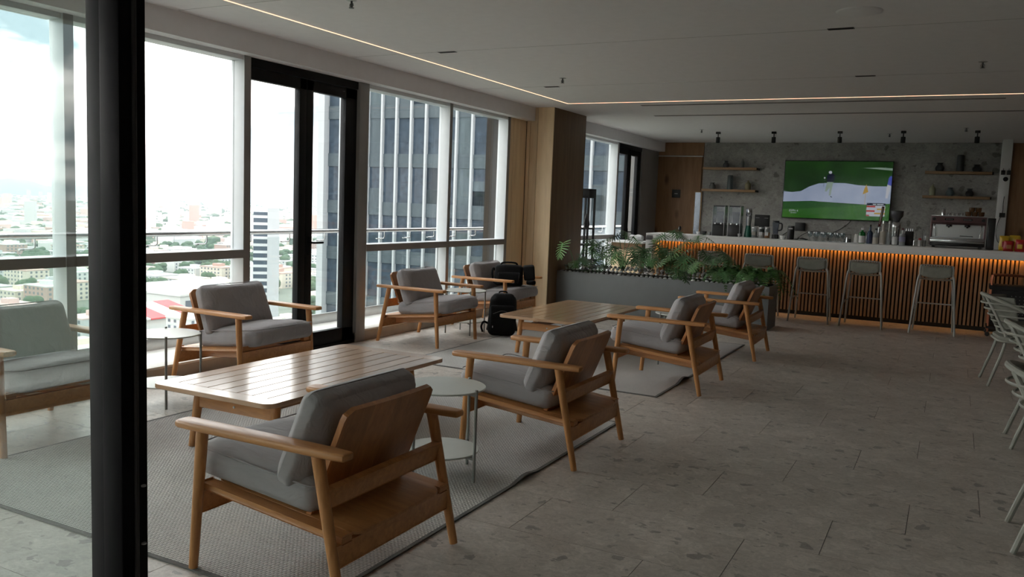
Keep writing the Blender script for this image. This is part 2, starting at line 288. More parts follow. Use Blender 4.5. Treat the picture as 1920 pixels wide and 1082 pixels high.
# ------------------------------------------------------------------ mesh building
class MB:
    """Collects geometry for ONE mesh object."""
    def __init__(s): s.bm = bmesh.new()
    def _add(s, b2):
        me = bpy.data.meshes.new('tmp'); b2.to_mesh(me); b2.free(); s.bm.from_mesh(me); bpy.data.meshes.remove(me); return s
    def box(s, x0, x1, y0, y1, z0, z1, bev=0.0, seg=2):
        b = bmesh.new(); bmesh.ops.create_cube(b, size=1.0)
        for v in b.verts: v.co = Vector(((x0 + x1) / 2 + v.co.x * (x1 - x0), (y0 + y1) / 2 + v.co.y * (y1 - y0), (z0 + z1) / 2 + v.co.z * (z1 - z0)))
        if bev: bmesh.ops.bevel(b, geom=list(b.edges), offset=bev, segments=seg, profile=0.5, affect='EDGES')
        return s._add(b)
    def beam(s, p, q, w, h, up=(0, 0, 1), bev=0.0):
        p = Vector(p); q = Vector(q); d = (q - p); L = d.length; d.normalize(); up = Vector(up)
        sd = d.cross(up).normalized(); u2 = sd.cross(d).normalized()
        b = bmesh.new(); bmesh.ops.create_cube(b, size=1.0)
        m = (p + q) / 2
        for v in b.verts: v.co = m + d * (v.co.x * L) + sd * (v.co.y * w) + u2 * (v.co.z * h)
        if bev: bmesh.ops.bevel(b, geom=list(b.edges), offset=bev, segments=2, profile=0.5, affect='EDGES')
        return s._add(b)
    def tube(s, pts, r, n=8, r2=None, closed=False, cap=True):
        pts = [Vector(p) for p in pts]; k = len(pts); rings = []
        prev = None
        for i, p in enumerate(pts):
            if closed: t = pts[(i + 1) % k] - pts[i - 1]
            else: t = pts[min(i + 1, k - 1)] - pts[max(i - 1, 0)]
            t.normalize()
            if prev is None:
                a = Vector((0, 0, 1)) if abs(t.z) < 0.9 else Vector((1, 0, 0))
                prev = t.cross(a).normalized()
            prev = (prev - t * prev.dot(t)); prev = prev.normalized() if prev.length > 1e-6 else t.orthogonal().normalized()
            c = t.cross(prev)
            rr = r if r2 is None else r + (r2 - r) * i / (k - 1)
            rings.append([s.bm.verts.new(p + prev * (rr * math.cos(2 * PI * j / n)) + c * (rr * math.sin(2 * PI * j / n))) for j in range(n)])
        for i in range(k if closed else k - 1):
            a = rings[i]; b = rings[(i + 1) % k]
            if closed and i == k - 1:
                o = min(range(n), key=lambda o: (a[0].co - b[o].co).length); b = b[o:] + b[:o]
            for j in range(n): s.bm.faces.new((a[j], a[(j + 1) % n], b[(j + 1) % n], b[j]))
        if cap and not closed:
            s.bm.faces.new(rings[0][::-1]); s.bm.faces.new(rings[-1])
        return s
    def lathe(s, prof, c=(0, 0, 0), n=20, sx=1.0, sy=1.0):
        c = Vector(c); rings = []
        for (r, z) in prof:
            if r < 1e-5: rings.append([s.bm.verts.new(c + Vector((0, 0, z)))])
            else: rings.append([s.bm.verts.new(c + Vector((r * sx * math.cos(2 * PI * j / n), r * sy * math.sin(2 * PI * j / n), z))) for j in range(n)])
        for a, b in zip(rings, rings[1:]):
            for j in range(n):
                f = []
                if len(a) == 1 and len(b) == 1: continue
                if len(a) == 1: f = (a[0], b[(j + 1) % n], b[j])
                elif len(b) == 1: f = (a[j], a[(j + 1) % n], b[0])
                else: f = (a[j], a[(j + 1) % n], b[(j + 1) % n], b[j])
                s.bm.faces.new(f)
        return s
    def prism(s, poly, z0, z1, bev=0.0, axis='Z', seg=2):
        b = bmesh.new()
        def P(x, y, z):
            return {'Z': (x, y, z), 'Y': (x, z, y), 'X': (z, x, y)}[axis]
        lo = [b.verts.new(P(x, y, z0)) for x, y in poly]; hi = [b.verts.new(P(x, y, z1)) for x, y in poly]
        b.faces.new(lo[::-1]); b.faces.new(hi); n = len(poly)
        for i in range(n): b.faces.new((lo[i], lo[(i + 1) % n], hi[(i + 1) % n], hi[i]))
        bmesh.ops.recalc_face_normals(b, faces=list(b.faces))
        if bev:
            es = [e for e in b.edges if (e.verts[0] in lo) == (e.verts[1] in lo)]
            bmesh.ops.bevel(b, geom=es, offset=bev, segments=seg, profile=0.5, affect='EDGES')
        return s._add(b)
    def soft(s, half, r, n=10, warp=None, mat=None):
        b = bmesh.new(); bmesh.ops.create_cube(b, size=2.0); bmesh.ops.subdivide_edges(b, edges=list(b.edges), cuts=n, use_grid_fill=True)
        for v in b.verts:
            t = v.co.copy()
            p = Vector([math.copysign(abs(t[i]) ** 0.8, t[i]) * half[i] for i in range(3)])
            q = Vector([max(-(half[i] - r), min(half[i] - r, p[i])) for i in range(3)]); d = p - q
            if d.length > 1e-9: p = q + d.normalized() * r
            if warp: p = warp(p, t)
            v.co = p if mat is None else mat @ p
        return s._add(b)
    def face(s, pts):
        s.bm.faces.new([s.bm.verts.new(Vector(p)) for p in pts]); return s
    def ball(s, c, r, sub=2, sc=(1, 1, 1)):
        b = bmesh.new(); bmesh.ops.create_icosphere(b, subdivisions=sub, radius=1.0)
        for v in b.verts: v.co = Vector(c) + Vector((v.co.x * r * sc[0], v.co.y * r * sc[1], v.co.z * r * sc[2]))
        return s._add(b)
    def stand(s):
        for v in s.bm.verts: v.co.z = max(0.0, v.co.z)
        return s
    def mesh(s, name, smooth=None):
        bmesh.ops.recalc_face_normals(s.bm, faces=list(s.bm.faces))
        me = bpy.data.meshes.new(name); s.bm.to_mesh(me); s.bm.free()
        if smooth is not None:
            for p in me.polygons: p.use_smooth = True
            if smooth < 180:
                try: me.set_sharp_from_angle(angle=math.radians(smooth))
                except Exception: pass
        return me
    def build(s, name, mat, parent=None, smooth=40, loc=None, label=None):
        me = s.mesh(name, smooth); me.materials.append(MATS[mat])
        o = bpy.data.objects.new(name, me); C.objects.link(o)
        if parent is not None: o.parent = parent
        if loc is not None: o.location = loc
        if label: o['label'] = label
        return o
def tag(o, label, cat, group=None):
    o['label'] = label; o['category'] = cat
    if group: o['group'] = group
    return o
def thing(name, label, cat, loc=(0, 0, 0), rz=0.0, group=None):
    o = bpy.data.objects.new(name, None); C.objects.link(o); o.location = loc; o.rotation_euler = (0, 0, rz); o.empty_display_size = 0.1
    return tag(o, label, cat, group)
def struct(o): o['kind'] = 'structure'; return o
def sempty(name, loc=(0, 0, 0)):
    o = bpy.data.objects.new(name, None); C.objects.link(o); o.location = loc; return struct(o)
def dup(root, loc, rz=None, label=None, group=None):
    r = root.copy(); C.objects.link(r); r.location = loc
    if rz is not None: r.rotation_euler = (0, 0, rz)
    if label: r['label'] = label
    if group: r['group'] = group
    for ch in list(root.children):
        c = ch.copy(); C.objects.link(c); c.parent = r
        for g in list(ch.children):
            d = g.copy(); C.objects.link(d); d.parent = c
    return r
def share(name, me, parent=None, loc=(0, 0, 0), rot=(0, 0, 0), sc=(1, 1, 1)):
    o = bpy.data.objects.new(name, me); C.objects.link(o); o.parent = parent; o.location = loc; o.rotation_euler = rot; o.scale = sc; return o
def rrect(x0, x1, y0, y1, r, n=5):
    out = []
    for cx, cy, a0 in ((x1 - r, y1 - r, 0), (x0 + r, y1 - r, 90), (x0 + r, y0 + r, 180), (x1 - r, y0 + r, 270)):
        for k in range(n + 1):
            a = math.radians(a0 + 90 * k / n); out.append((cx + r * math.cos(a), cy + r * math.sin(a)))
    return out
def arc_pts(pts, n=6):
    """Catmull-Rom through points."""
    P = [Vector(p) for p in pts]; P = [P[0] * 2 - P[1]] + P + [P[-1] * 2 - P[-2]]; out = []
    for i in range(1, len(P) - 2):
        a, b, c, d = P[i - 1:i + 3]
        for k in range(n):
            t = k / n
            out.append(0.5 * ((2 * b) + (c - a) * t + (2 * a - 5 * b + 4 * c - d) * t * t + (3 * b - a - 3 * c + d) * t ** 3))
    out.append(P[-2]); return out

# ------------------------------------------------------------------ the room
CEIL = 2.75; XW = -5.24; XG = -5.36; YB = 16.1
# floor: dark bed with stone tiles laid in third-bond rows
floor = struct(MB().box(-5.45, 6.5, -8.2, 16.3, -0.14, -0.004).build('floor', 'dark_joint'))
TL, TW, GAP = 0.945, 0.468, 0.003
tile_me = MB().box(0, 1, 0, TW - GAP, -0.012, 0.0).mesh('tile'); tile_me.materials.append(MATS['floor_stone'])
rest = MB()
k0 = -26
for k in range(k0, 27):
    y = 3.72 + TW * k
    if y + TW > YB + 0.35 or y < -8.2: continue
    x = -0.40 + 0.315 * k
    x -= TL * math.ceil((x + 5.24) / TL)
    while x < 6.4:
        a = max(x, -5.24); b = min(x + TL - GAP, 6.4)
        if b - a > 0.02:
            if a < 2.0 and y > 1.2: share('tile', tile_me, floor, (a, y, 0), (0, 0, 0), (b - a, 1, 1))
            else: rest.box(a, b, y, y + TW - GAP, -0.012, 0.0)
        x += TL
ro = rest.build('tile_field', 'floor_stone', floor); ro['kind'] = 'stuff'

ceiling = struct(MB().box(-5.6, 6.5, -8.2, 16.3, CEIL, CEIL + 0.15).build('ceiling', 'ceiling_paint'))
for y in (4.4, 6.375, 8.535):
    MB().box(-5.1, 6.4, y - 0.0015, y + 0.0015, CEIL - 0.001, CEIL + 0.01).build('panel_joint', 'led_housing', ceiling)
struct(MB().box(-5.5, -5.12, -8.2, 10.33, 2.572, CEIL).build('trim_1', 'beam_paint'))
struct(MB().box(-5.5, -5.12, 11.4, YB, 2.572, CEIL).build('trim_2', 'beam_paint'))
struct(MB().box(6.4, 6.5, -8.2, 16.3, 0, CEIL).build('wall_right', 'dark_wall_paint'))
wr = struct(MB().box(-5.6, 6.5, -8.2, -8.1, 0, 0.10).build('wall_rear', 'curb_plaster'))
for k in range(3):
    xa = -5.4 + k * 1.5
    MB().box(xa, xa + 0.07, -8.25, -8.1, 0.1, CEIL, 0.003).build('mullion', 'white_aluminium', wr)
    if k < 2: MB().box(xa + 0.07, xa + 1.5, -8.19, -8.175, 0.1, CEIL).build('pane', 'window_glass', wr); MB().box(xa + 0.07, xa + 1.5, -8.22, -8.1, 0.912, 0.982, 0.003).build('transom', 'white_aluminium', wr)
MB().box(-2.33, 6.4, -8.2, -8.1, 0.1, CEIL).build('end_panel', 'dark_wall_paint', wr)
struct(MB().box(-4.345, 0.75, YB, YB + 0.2, 0, CEIL).build('wall_back', 'wall_stone'))
struct(MB().box(0.75, 6.4, YB + 0.05, YB + 0.2, 0, CEIL).build('wall_back_right', 'oak_knotty'))
wbl = struct(MB().box(-5.5, -4.345, YB + 0.02, YB + 0.2, 0, CEIL).build('wall_back_left', 'oak_dark'))
MB().box(-5.5, -4.35, YB - 0.005, YB + 0.02, 2.505, CEIL, 0.002).build('wood_panel', 'oak_knotty', wbl)
MB().box(-5.5, -5.385, YB - 0.005, YB + 0.02, 0, 2.5, 0.002).build('wood_panel', 'oak_panel', wbl)
door = sempty('door_1', (0, 0, 0))
MB().box(-5.355, -4.375, YB - 0.012, YB + 0.018, 0.01, 2.478, 0.003).build('door_leaf', 'oak_knotty', door)
MB().box(-5.36, -4.36, YB - 0.02, YB + 0.018, 2.48, 2.498).build('door_head_strip', 'white_paint', door)
# curbs under the windows
struct(MB().box(-5.52, -5.24, -8.1, 5.25, 0, 0.10, 0.004).build('baseboard_left', 'curb_plaster'))
struct(MB().box(-5.52, -5.24, 6.70, 10.33, 0, 0.10, 0.004).build('baseboard_middle', 'curb_plaster'))
struct(MB().box(-5.52, -5.24, 11.4, 13.9, 0, 0.10, 0.004).build('baseboard_far', 'curb_plaster'))
struct(MB().box(-5.6, -5.24, 15.15, YB, 0, 2.572).build('wall_pier', 'grey_aluminium'))

def mullion(par, ya, yb):
    q = MB().box(-5.39, XW - 0.005, ya, yb, 0.10, 2.60, 0.003).build('mullion', 'white_aluminium', par)
    MB().box(XW - 0.0045, XW, ya, yb, 0.10, 2.575).build('shade_cap', 'grey_aluminium', q)  # grey cap added: backlit shade of the inner face put into colour
def window(n, y0, y1, mull_l=True, mw=0.07):
    w = sempty('window_%d' % n)
    if mull_l: mullion(w, y0 - mw, y0)
    tr_ = MB().box(-5.40, -5.24, y0, y1, 0.912, 0.982, 0.003).build('transom', 'white_aluminium', w)
    MB().box(-5.2395, -5.235, y0, y1, 0.912, 0.980).build('shade_cap', 'grey_aluminium', tr_)  # transom's room side: its backlit shade also painted as grey
    MB().box(-5.40, -5.25, y0, y1, 2.535, 2.60, 0.003).build('window_head', 'white_aluminium', w)
    MB().box(-5.46, -5.245, y0, y1, 0.10, 0.118, 0.003).build('window_sill', 'sill_stone', w)
    MB().box(XG - 0.008, XG + 0.008, y0, y1, 0.982, 2.535).build('pane', 'window_glass', w)
    MB().box(XG - 0.008, XG + 0.008, y0, y1, 0.118, 0.912).build('pane', 'window_glass', w)
    return w
edges = [-8.1, -6.55, -5.1, -4.03 + 0.45, -2.05, -0.50, 0.58 + 0.45, 2.10, 3.67]
ends = [-6.62, -5.17, -3.65, -2.12, -0.57, 0.96, 2.03, 3.59, 5.186]
for i, (a, b) in enumerate(zip(edges, ends)): window(i + 1, a, b)
window(10, 6.85, 8.368, mull_l=False); window(11, 8.424, 9.795, mw=0.056)
window(12, 11.4, 13.84, mull_l=False)
m = sempty('trim_3'); mullion(m, 5.186, 5.257)
m = sempty('trim_4'); MB().box(-5.45, -5.235, 6.70, 6.85, 0, 2.60, 0.012).build('mullion', 'grey_aluminium', m)
m = sempty('trim_5'); mullion(m, 9.795, 9.86)
m = sempty('trim_6'); mullion(m, 13.84, 13.91)
def glass_door(n, y0, y1, zt=2.575, stile=0.09, hs=1):
    d = sempty('door_%d' % n); ym = (y0 + y1) / 2
    MB().box(-5.36, -5.26, y0, y1, zt - 0.075, zt, 0.004).build('door_frame', 'black_frame', d)
    MB().box(-5.36, -5.26, y0, y1, 0.0, 0.03).build('threshold', 'black_frame', d)
    for a, b in ((y0, ym - 0.002), (ym + 0.002, y1)):
        lf = MB().box(-5.34, -5.275, a, a + (0.04 if a == y0 else stile), 0.03, zt - 0.08, 0.004).build('door_leaf', 'black_frame', d)
        MB().box(-5.34, -5.275, b - (stile if a == y0 else 0.17), b, 0.03, zt - 0.08, 0.004).build('stile', 'black_frame', lf)
        MB().box(-5.34, -5.275, a, b, 2.40, zt - 0.08, 0.003).build('top_rail', 'black_frame', lf)
        MB().box(-5.34, -5.275, a, b, 0.03, 0.165, 0.003).build('bottom_rail', 'black_frame', lf)
        MB().box(-5.313, -5.303, a + 0.03, b - 0.03, 0.165, 2.40).build('pane', 'window_glass', lf)
    h = MB().tube([(-5.26, ym + 0.05, 1.02), (-5.215, ym + 0.05, 1.02), (-5.205, ym + 0.06, 1.02), (-5.205, ym + 0.17, 1.02)], 0.010, 8)
    h.box(-5.275, -5.262, ym + 0.03, ym + 0.07, 0.90, 1.08, 0.003)
    h.build('door_handle', 'black_frame', d)
    return d
glass_door(2, 5.257, 6.70); glass_door(3, 13.91, 15.15)
# oak lining beside the last window and round the column
col = struct(MB().box(-5.6, -4.865, 10.35, 11.42, 0, CEIL).build('wall_column', 'bar_back'))
MB().box(-5.24, -5.19, 10.33, 10.35, 0, CEIL, 0.0015).build('wood_panel', 'oak_panel', col)
MB().box(-5.185, -5.078, 10.33, 10.35, 0, CEIL, 0.0015).build('wood_panel', 'oak_panel', col)
MB().box(-5.073, -4.843, 10.33, 10.35, 0, CEIL, 0.0015).build('wood_panel', 'oak_panel', col)
MB().box(-4.865, -4.843, 10.352, 11.44, 0, CEIL, 0.0015).build('wood_panel', 'oak_dark', col)  # same oak, darkened: shade of the face turned from the windows
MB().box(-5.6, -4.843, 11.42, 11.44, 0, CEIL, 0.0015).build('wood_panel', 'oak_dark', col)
wl_ = struct(MB().box(-5.6, -5.27, 9.86, 10.35, 0, 2.572).build('wall_left', 'bar_back'))
MB().box(-5.27, -5.245, 9.86, 9.965, 0.1, 2.572, 0.0015).build('wood_panel', 'oak_panel', wl_)
MB().box(-5.27, -5.245, 9.975, 10.325, 0.1, 2.572, 0.0015).build('wood_panel', 'oak_panel', wl_)

# glass partition at the left with its black post
gp = sempty('wall_partition')
MB().box(-1.700, -1.634, 1.25, 1.32, 0, CEIL, 0.004).build('post', 'post_black', gp)
MB().tube([(-1.634, 1.288, 0), (-1.634, 1.288, CEIL)], 0.006, 10).build('highlight_bead', 'black_plastic', gp)  # thin bead added to catch a highlight line down the post
MB().box(-1.762, -1.702, 1.262, 1.315, 0.0, CEIL, 0.004).build('door_stile', 'black_frame', gp)
MB().box(-5.2, -1.763, 1.283, 1.293, 0.05, CEIL).build('pane', 'partition_glass', gp)
MB().box(-5.2, -1.763, 1.27, 1.305, 0.0, 0.05, 0.003).build('bottom_rail', 'black_frame', gp)
for z in (0.76, 0.62, 0.455): MB().lathe([(0.0, -0.003), (0.006, -0.002), (0.006, 0.002), (0, 0.003)], (0, 0, 0), 10).build('screw_cap', 'grey_metal', gp, loc=(-1.631, 1.305, z))

# ceiling fittings
o = MB().box(-4.507, -4.493, -8.0, 10.007, CEIL - 0.004, CEIL - 0.001).build('led_strip', 'led_peach'); tag(o, 'thin glowing ceiling light line running parallel to the windows', 'light strip')
o = MB().box(-4.492, 6.3, 9.993, 10.007, CEIL - 0.004, CEIL - 0.001).build('led_strip', 'led_peach'); tag(o, 'thin glowing ceiling light line running across towards the bar', 'light strip')
for (x0, x1, y, lab) in ((-3.63, 0.37, 10.33, 'long dark air slot in the ceiling just behind the glowing line'), (-3.84, 2.6, 11.5, 'long dark air slot in the ceiling nearer the bar')):
    t = thing('air_slot', lab, 'air vent')
    MB().box(x0, x1, y - 0.02, y + 0.02, CEIL - 0.004, CEIL - 0.001).build('slot', 'matt_black', t)
    MB().box(x0, x1, y - 0.03, y - 0.02, CEIL - 0.006, CEIL - 0.001).build('flange', 'led_housing', t); MB().box(x0, x1, y + 0.02, y + 0.03, CEIL - 0.006, CEIL - 0.001).build('flange', 'led_housing', t)
for (x, y, lab) in ((-0.81, 6.37, 'short black recessed light in the ceiling beside the round speaker'), (-0.84, 8.535, 'short black recessed light at right, nearer the glowing line'),
                    (-4.06, 6.40, 'short black recessed light beyond the light line by the windows'), (-4.06, 8.57, 'short black recessed light near the corner of the light line')):
    t = thing('recessed_light', lab, 'ceiling light', (x, y, CEIL))
    MB().box(-0.08, 0.08, -0.022, 0.022, -0.003, -0.001).build('lens', 'matt_black', t); MB().prism(rrect(-0.088, 0.088, -0.03, 0.03, 0.004), -0.0015, 0.0005).build('trim_ring', 'black_plastic', t)
o = MB().lathe([(0, -0.008), (0.125, -0.008), (0.137, -0.004), (0.14, 0.0)], (0, 0, 0), 40).build('ceiling_speaker', 'beam_paint', loc=(-0.645, 5.87, CEIL)); tag(o, 'round white speaker cover set in the ceiling', 'speaker')
def sprinkler(x, y, lab):
    t = thing('sprinkler', lab, 'sprinkler', (x, y, CEIL))
    MB().lathe([(0, -0.004), (0.03, -0.004), (0.036, 0)], (0, 0, 0), 16).build('escutcheon', 'brushed_steel', t)
    MB().tube([(0, 0, 0), (0, 0, -0.045)], 0.007, 8).build('stem', 'dark_steel', t)
    MB().lathe([(0, -0.052), (0.018, -0.05), (0.018, -0.047), (0, -0.045)], (0, 0, 0), 12).build('deflector', 'dark_steel', t)
    MB().tube([(-0.011, 0, -0.02), (-0.014, 0, -0.035), (0, 0, -0.046), (0.014, 0, -0.035), (0.011, 0, -0.02)], 0.003, 6).build('yoke', 'dark_steel', t)
sprinkler(-3.66, 4.57, 'sprinkler head at the top edge of the view')
sprinkler(-3.68, 8.02, 'sprinkler head inside the corner of the glowing light line')
sprinkler(0.10, 7.99, 'sprinkler head on the dark ceiling at far right')
sprinkler(-3.72, 13.55, 'sprinkler head left of the spotlights over the bar')
sprinkler(0.04, 13.55, 'sprinkler head beside the rightmost spotlight over the bar')
sprinkler(-1.0, 14.4, 'sprinkler head between the spotlights over the bar')
LAB = ['leftmost', 'second from left', 'middle', 'second from right', 'rightmost']
for i, x in enumerate((-3.55, -2.66, -1.67, -0.78, 0.19)):
    t = thing('spotlight', 'black cylinder ceiling spotlight over the bar, ' + LAB[i] + ' of five', 'spotlight', (x, 13.95, CEIL), group='spotlights over the bar')
    MB().box(-0.035, 0.035, -0.03, 0.03, -0.035, 0.0, 0.004).build('canopy', 'black_plastic', t)
    MB().tube([(0, 0, -0.03), (0, 0, -0.09)], 0.008, 8).build('stem', 'black_plastic', t)
    MB().lathe([(0, -0.085), (0.03, -0.087), (0.033, -0.092), (0.033, -0.175), (0.026, -0.178), (0.024, -0.15), (0, -0.15)], (0, 0, 0), 16).build('lamp_head', 'black_plastic', t)

# ------------------------------------------------------------------ outside: balcony, tower, city
struct(MB().box(-6.6, -5.5, -8, 20, -0.25, -0.02).build('floor_balcony', 'sill_stone'))
rail = thing('balcony_railing', 'steel handrail over clear glass balustrade outside the windows', 'railing', (-6.45, 0, 0))
MB().tube([(0, -7.5, 1.05), (0, 19.5, 1.05)], 0.026, 12).build('handrail', 'steel', rail)
MB().box(-0.02, 0.02, -7.5, 19.5, -0.02, 0.09, 0.003).build('base_channel', 'brushed_steel', rail)
y = -6.37
while y < 19:
    MB().box(-0.058, -0.046, y + 0.01, y + 1.73, 0.02, 0.99).build('glass_pane', 'balustrade_glass', rail); y += 1.74
y = 0.10
while y < 19:
    b = MB().tube([(0, y, 1.03), (0, y, 0.96), (-0.006, y - 0.012, 0.945), (-0.04, y - 0.08, 0.94)], 0.008, 8); b.lathe([(0, -0.006), (0.024, -0.006), (0.024, 0.006), (0, 0.006)], (-0.042, y - 0.085, 0.94), 12)
    b.build('bracket', 'steel', rail); y += 0.58
# neighbouring glass tower with white fins
plain('fin_white', (0.36, 0.375, 0.39), 0.4, vary=0.02); plain('tower_glass', (0.042, 0.058, 0.078), 0.12, spec=0.12, vary=0.25, bscale=1); plain('tower_spandrel', (0.07, 0.088, 0.10), 0.3, spec=0.12, vary=0.1, bscale=1)
plain('tower_dark', (0.02, 0.028, 0.038), 0.15, spec=0.12, vary=0.2, bscale=1); plain('tower_pale', (0.075, 0.097, 0.108), 0.2, spec=0.12, vary=0.2, bscale=1); plain('tower_brown', (0.10, 0.09, 0.09), 0.5)
tw = thing('office_tower', 'neighbouring glass office tower with white vertical fins', 'building', (0, 60, 0))
TX0, TX1 = -51.0, -13.0
MB().box(TX0, TX1, 0.6, 20, -75, 50).build('core', 'tower_glass', tw)
MB().box(TX0 - 0.5, TX0 + 0.2, -0.1, 20.2, -75, 50).build('corner_pier', 'fin_white', tw)
fin_me = MB().box(-0.09, 0.09, 0.25, 0.6, -75, 50).mesh('fin'); fin_me.materials.append(MATS['fin_white'])
x = TX0 + 1.7
while x < TX1: share('fin', fin_me, tw, (x, 0, 0)); x += 1.52
z = -63.0; sp_me = MB().box(TX0, TX1, 0.5, 0.62, 0, 1.15).mesh('spandrel'); sp_me.materials.append(MATS['tower_spandrel'])
while z < 48: share('spandrel', sp_me, tw, (0, 0, z)); z += 4.2
RB = random.Random(3)
blind_mes = []
for k_ in range(3):
    me_ = MB().box(0, 1.34, 0.54, 0.61, 0, 1.0).mesh('blind'); me_.materials.append(MATS[('tower_spandrel', 'tower_dark', 'tower_pale')[k_]]); blind_mes.append(me_)
for i in range(130):
    xx = TX0 + 1.79 + 1.52 * RB.randrange(0, 23); zz = -25.2 + 4.2 * RB.randrange(0, 13); share('blind', RB.choice(blind_mes), tw, (xx, 0, zz + 1.15), (0, 0, 0), (1, 1, RB.choice((1.2, 2.0, 3.05))))
GZ = -75.0
plain('city_ground', (0.12, 0.14, 0.11), 0.9, vary=0.3, bscale=0.05)
plain('city_white', (0.56, 0.56, 0.55), 0.8, vary=0.05); plain('city_cream', (0.60, 0.54, 0.46), 0.8, vary=0.05); plain('city_brick', (0.40, 0.27, 0.23), 0.8, vary=0.1)
plain('city_grey', (0.45, 0.46, 0.47), 0.8, vary=0.05); plain('city_pink', (0.58, 0.42, 0.40), 0.8, vary=0.05); plain('city_red', (0.62, 0.06, 0.07), 0.6, vary=0.05); plain('city_window', (0.10, 0.12, 0.15), 0.3)
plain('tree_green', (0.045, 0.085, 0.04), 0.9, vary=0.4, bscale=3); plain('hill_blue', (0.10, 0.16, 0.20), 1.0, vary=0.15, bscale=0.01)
struct(MB().box(-9000, 200, -3000, 9000, GZ - 1, GZ).build('ground', 'city_ground'))
RC = random.Random(21)
def polar(az, d): return Vector((-math.cos(az) * d, math.sin(az) * d, GZ))
def house(mb, w, l, h, win=None):
    mb.box(-w / 2, w / 2, -l / 2, l / 2, 0, h); 
    if h > 5: mb.box(-w * 0.2, w * 0.15, -l * 0.2, l * 0.1, h, h + 2.2)
    return mb
WALLS = ['city_white', 'city_white', 'city_white', 'city_cream', 'city_grey', 'city_pink', 'city_brick', 'city_cream', 'city_white']
ROOFS = ['city_white', 'city_grey', 'city_cream', 'city_pink', 'city_white', 'city_brick']
protos = []
for i in range(14):
    w = RC.uniform(13, 27); l = RC.uniform(13, 27); h = RC.choice((6, 7, 9, 9, 12, 15)); wm = RC.choice(WALLS)
    t = thing('city_building', 'small city building far below seen through the windows', 'building', (0, 0, 0), group='low city buildings below the tower')
    MB().box(-w / 2, w / 2, -l / 2, l / 2, 0, h).build('wall', wm, t)
    r_ = MB().box(-w / 2 - 0.3, w / 2 + 0.3, -l / 2 - 0.3, l / 2 + 0.3, h, h + 0.6); r_.box(-w * 0.2, w * 0.15, -l * 0.2, l * 0.1, h + 0.6, h + 3); r_.build('roof', RC.choice(ROOFS), t)
    wnd = MB()
    nz = int(h // 3)
    for zz in range(nz):
        for kx in range(int(w // 4)):
            for sg in (-1, 1): wnd.box(-w / 2 + 1.5 + kx * 4, -w / 2 + 3.1 + kx * 4, sg * l / 2 - 0.08, sg * l / 2 + 0.08, 1 + zz * 3, 2.5 + zz * 3)
        for ky in range(int(l // 4)): wnd.box(w / 2 - 0.08, w / 2 + 0.08, -l / 2 + 1.5 + ky * 4, -l / 2 + 3.1 + ky * 4, 1 + zz * 3, 2.5 + zz * 3)
    wo = wnd.build('window', 'city_window', t, smooth=None); wo['kind'] = 'stuff'
    protos.append(t)
crown_me = []
for i in range(4):
    mb = MB()
    for q in range(7): mb.ball((RC.uniform(-3.5, 3.5), RC.uniform(-3.5, 3.5), RC.uniform(5, 9)), RC.uniform(2.6, 4.2), 2, (1, 1, 0.85))
    me = mb.mesh('crown', 180); me.materials.append(MATS['tree_green']); crown_me.append(me)
trunk_me = MB().tube([(0, 0, 0), (0, 0, 5.5)], 0.45, 6).mesh('trunk'); trunk_me.materials.append(MATS['city_brick'])
nb = 0; nt_ = 0
first = [True] * len(protos)
KEEP = [(polar(math.radians(41.2), 590), 66), (polar(math.radians(39.2), 500), 36), (polar(math.radians(46.2), 520), 26)]
cells = []
for i in range(-36, -8):
    for j in range(7, 36):
        c = Vector((i * 33.0, j * 33.0, GZ)); d = math.hypot(c.x, c.y); az = math.degrees(math.atan2(c.y, -c.x))
        if 400 < d < 1210 and 30 < az < 59: cells.append((d, c))
cells.sort(key=lambda q: q[0])
for d, c in cells:
    if any((c - k_).length < rr_ for k_, rr_ in KEEP): continue
    if RC.random() < 0.55 and nb < 260:
        i = RC.randrange(len(protos)); p = c + Vector((RC.uniform(-2, 2), RC.uniform(-2, 2), 0)); rz = RC.choice((0, PI / 2, PI, -PI / 2))
        if first[i]: protos[i].location = p; protos[i].rotation_euler = (0, 0, rz); first[i] = False
        else: dup(protos[i], p, rz)
        nb += 1
    else:
        for q in range(RC.choice((1, 2))):
            s_ = RC.uniform(0.95, 1.12)
            t = thing('tree', 'round green street tree among the city roofs below', 'tree', c + Vector(((-8, 8)[q], RC.uniform(-5, 5), 0)), RC.uniform(0, 6), group='city trees below the tower')
            t.scale = (s_, s_, s_); share('crown', RC.choice(crown_me), t); share('trunk', trunk_me, t); nt_ += 1
for i, t in enumerate(protos):
    if first[i]: t.location = polar(math.radians(62 + i), 900)
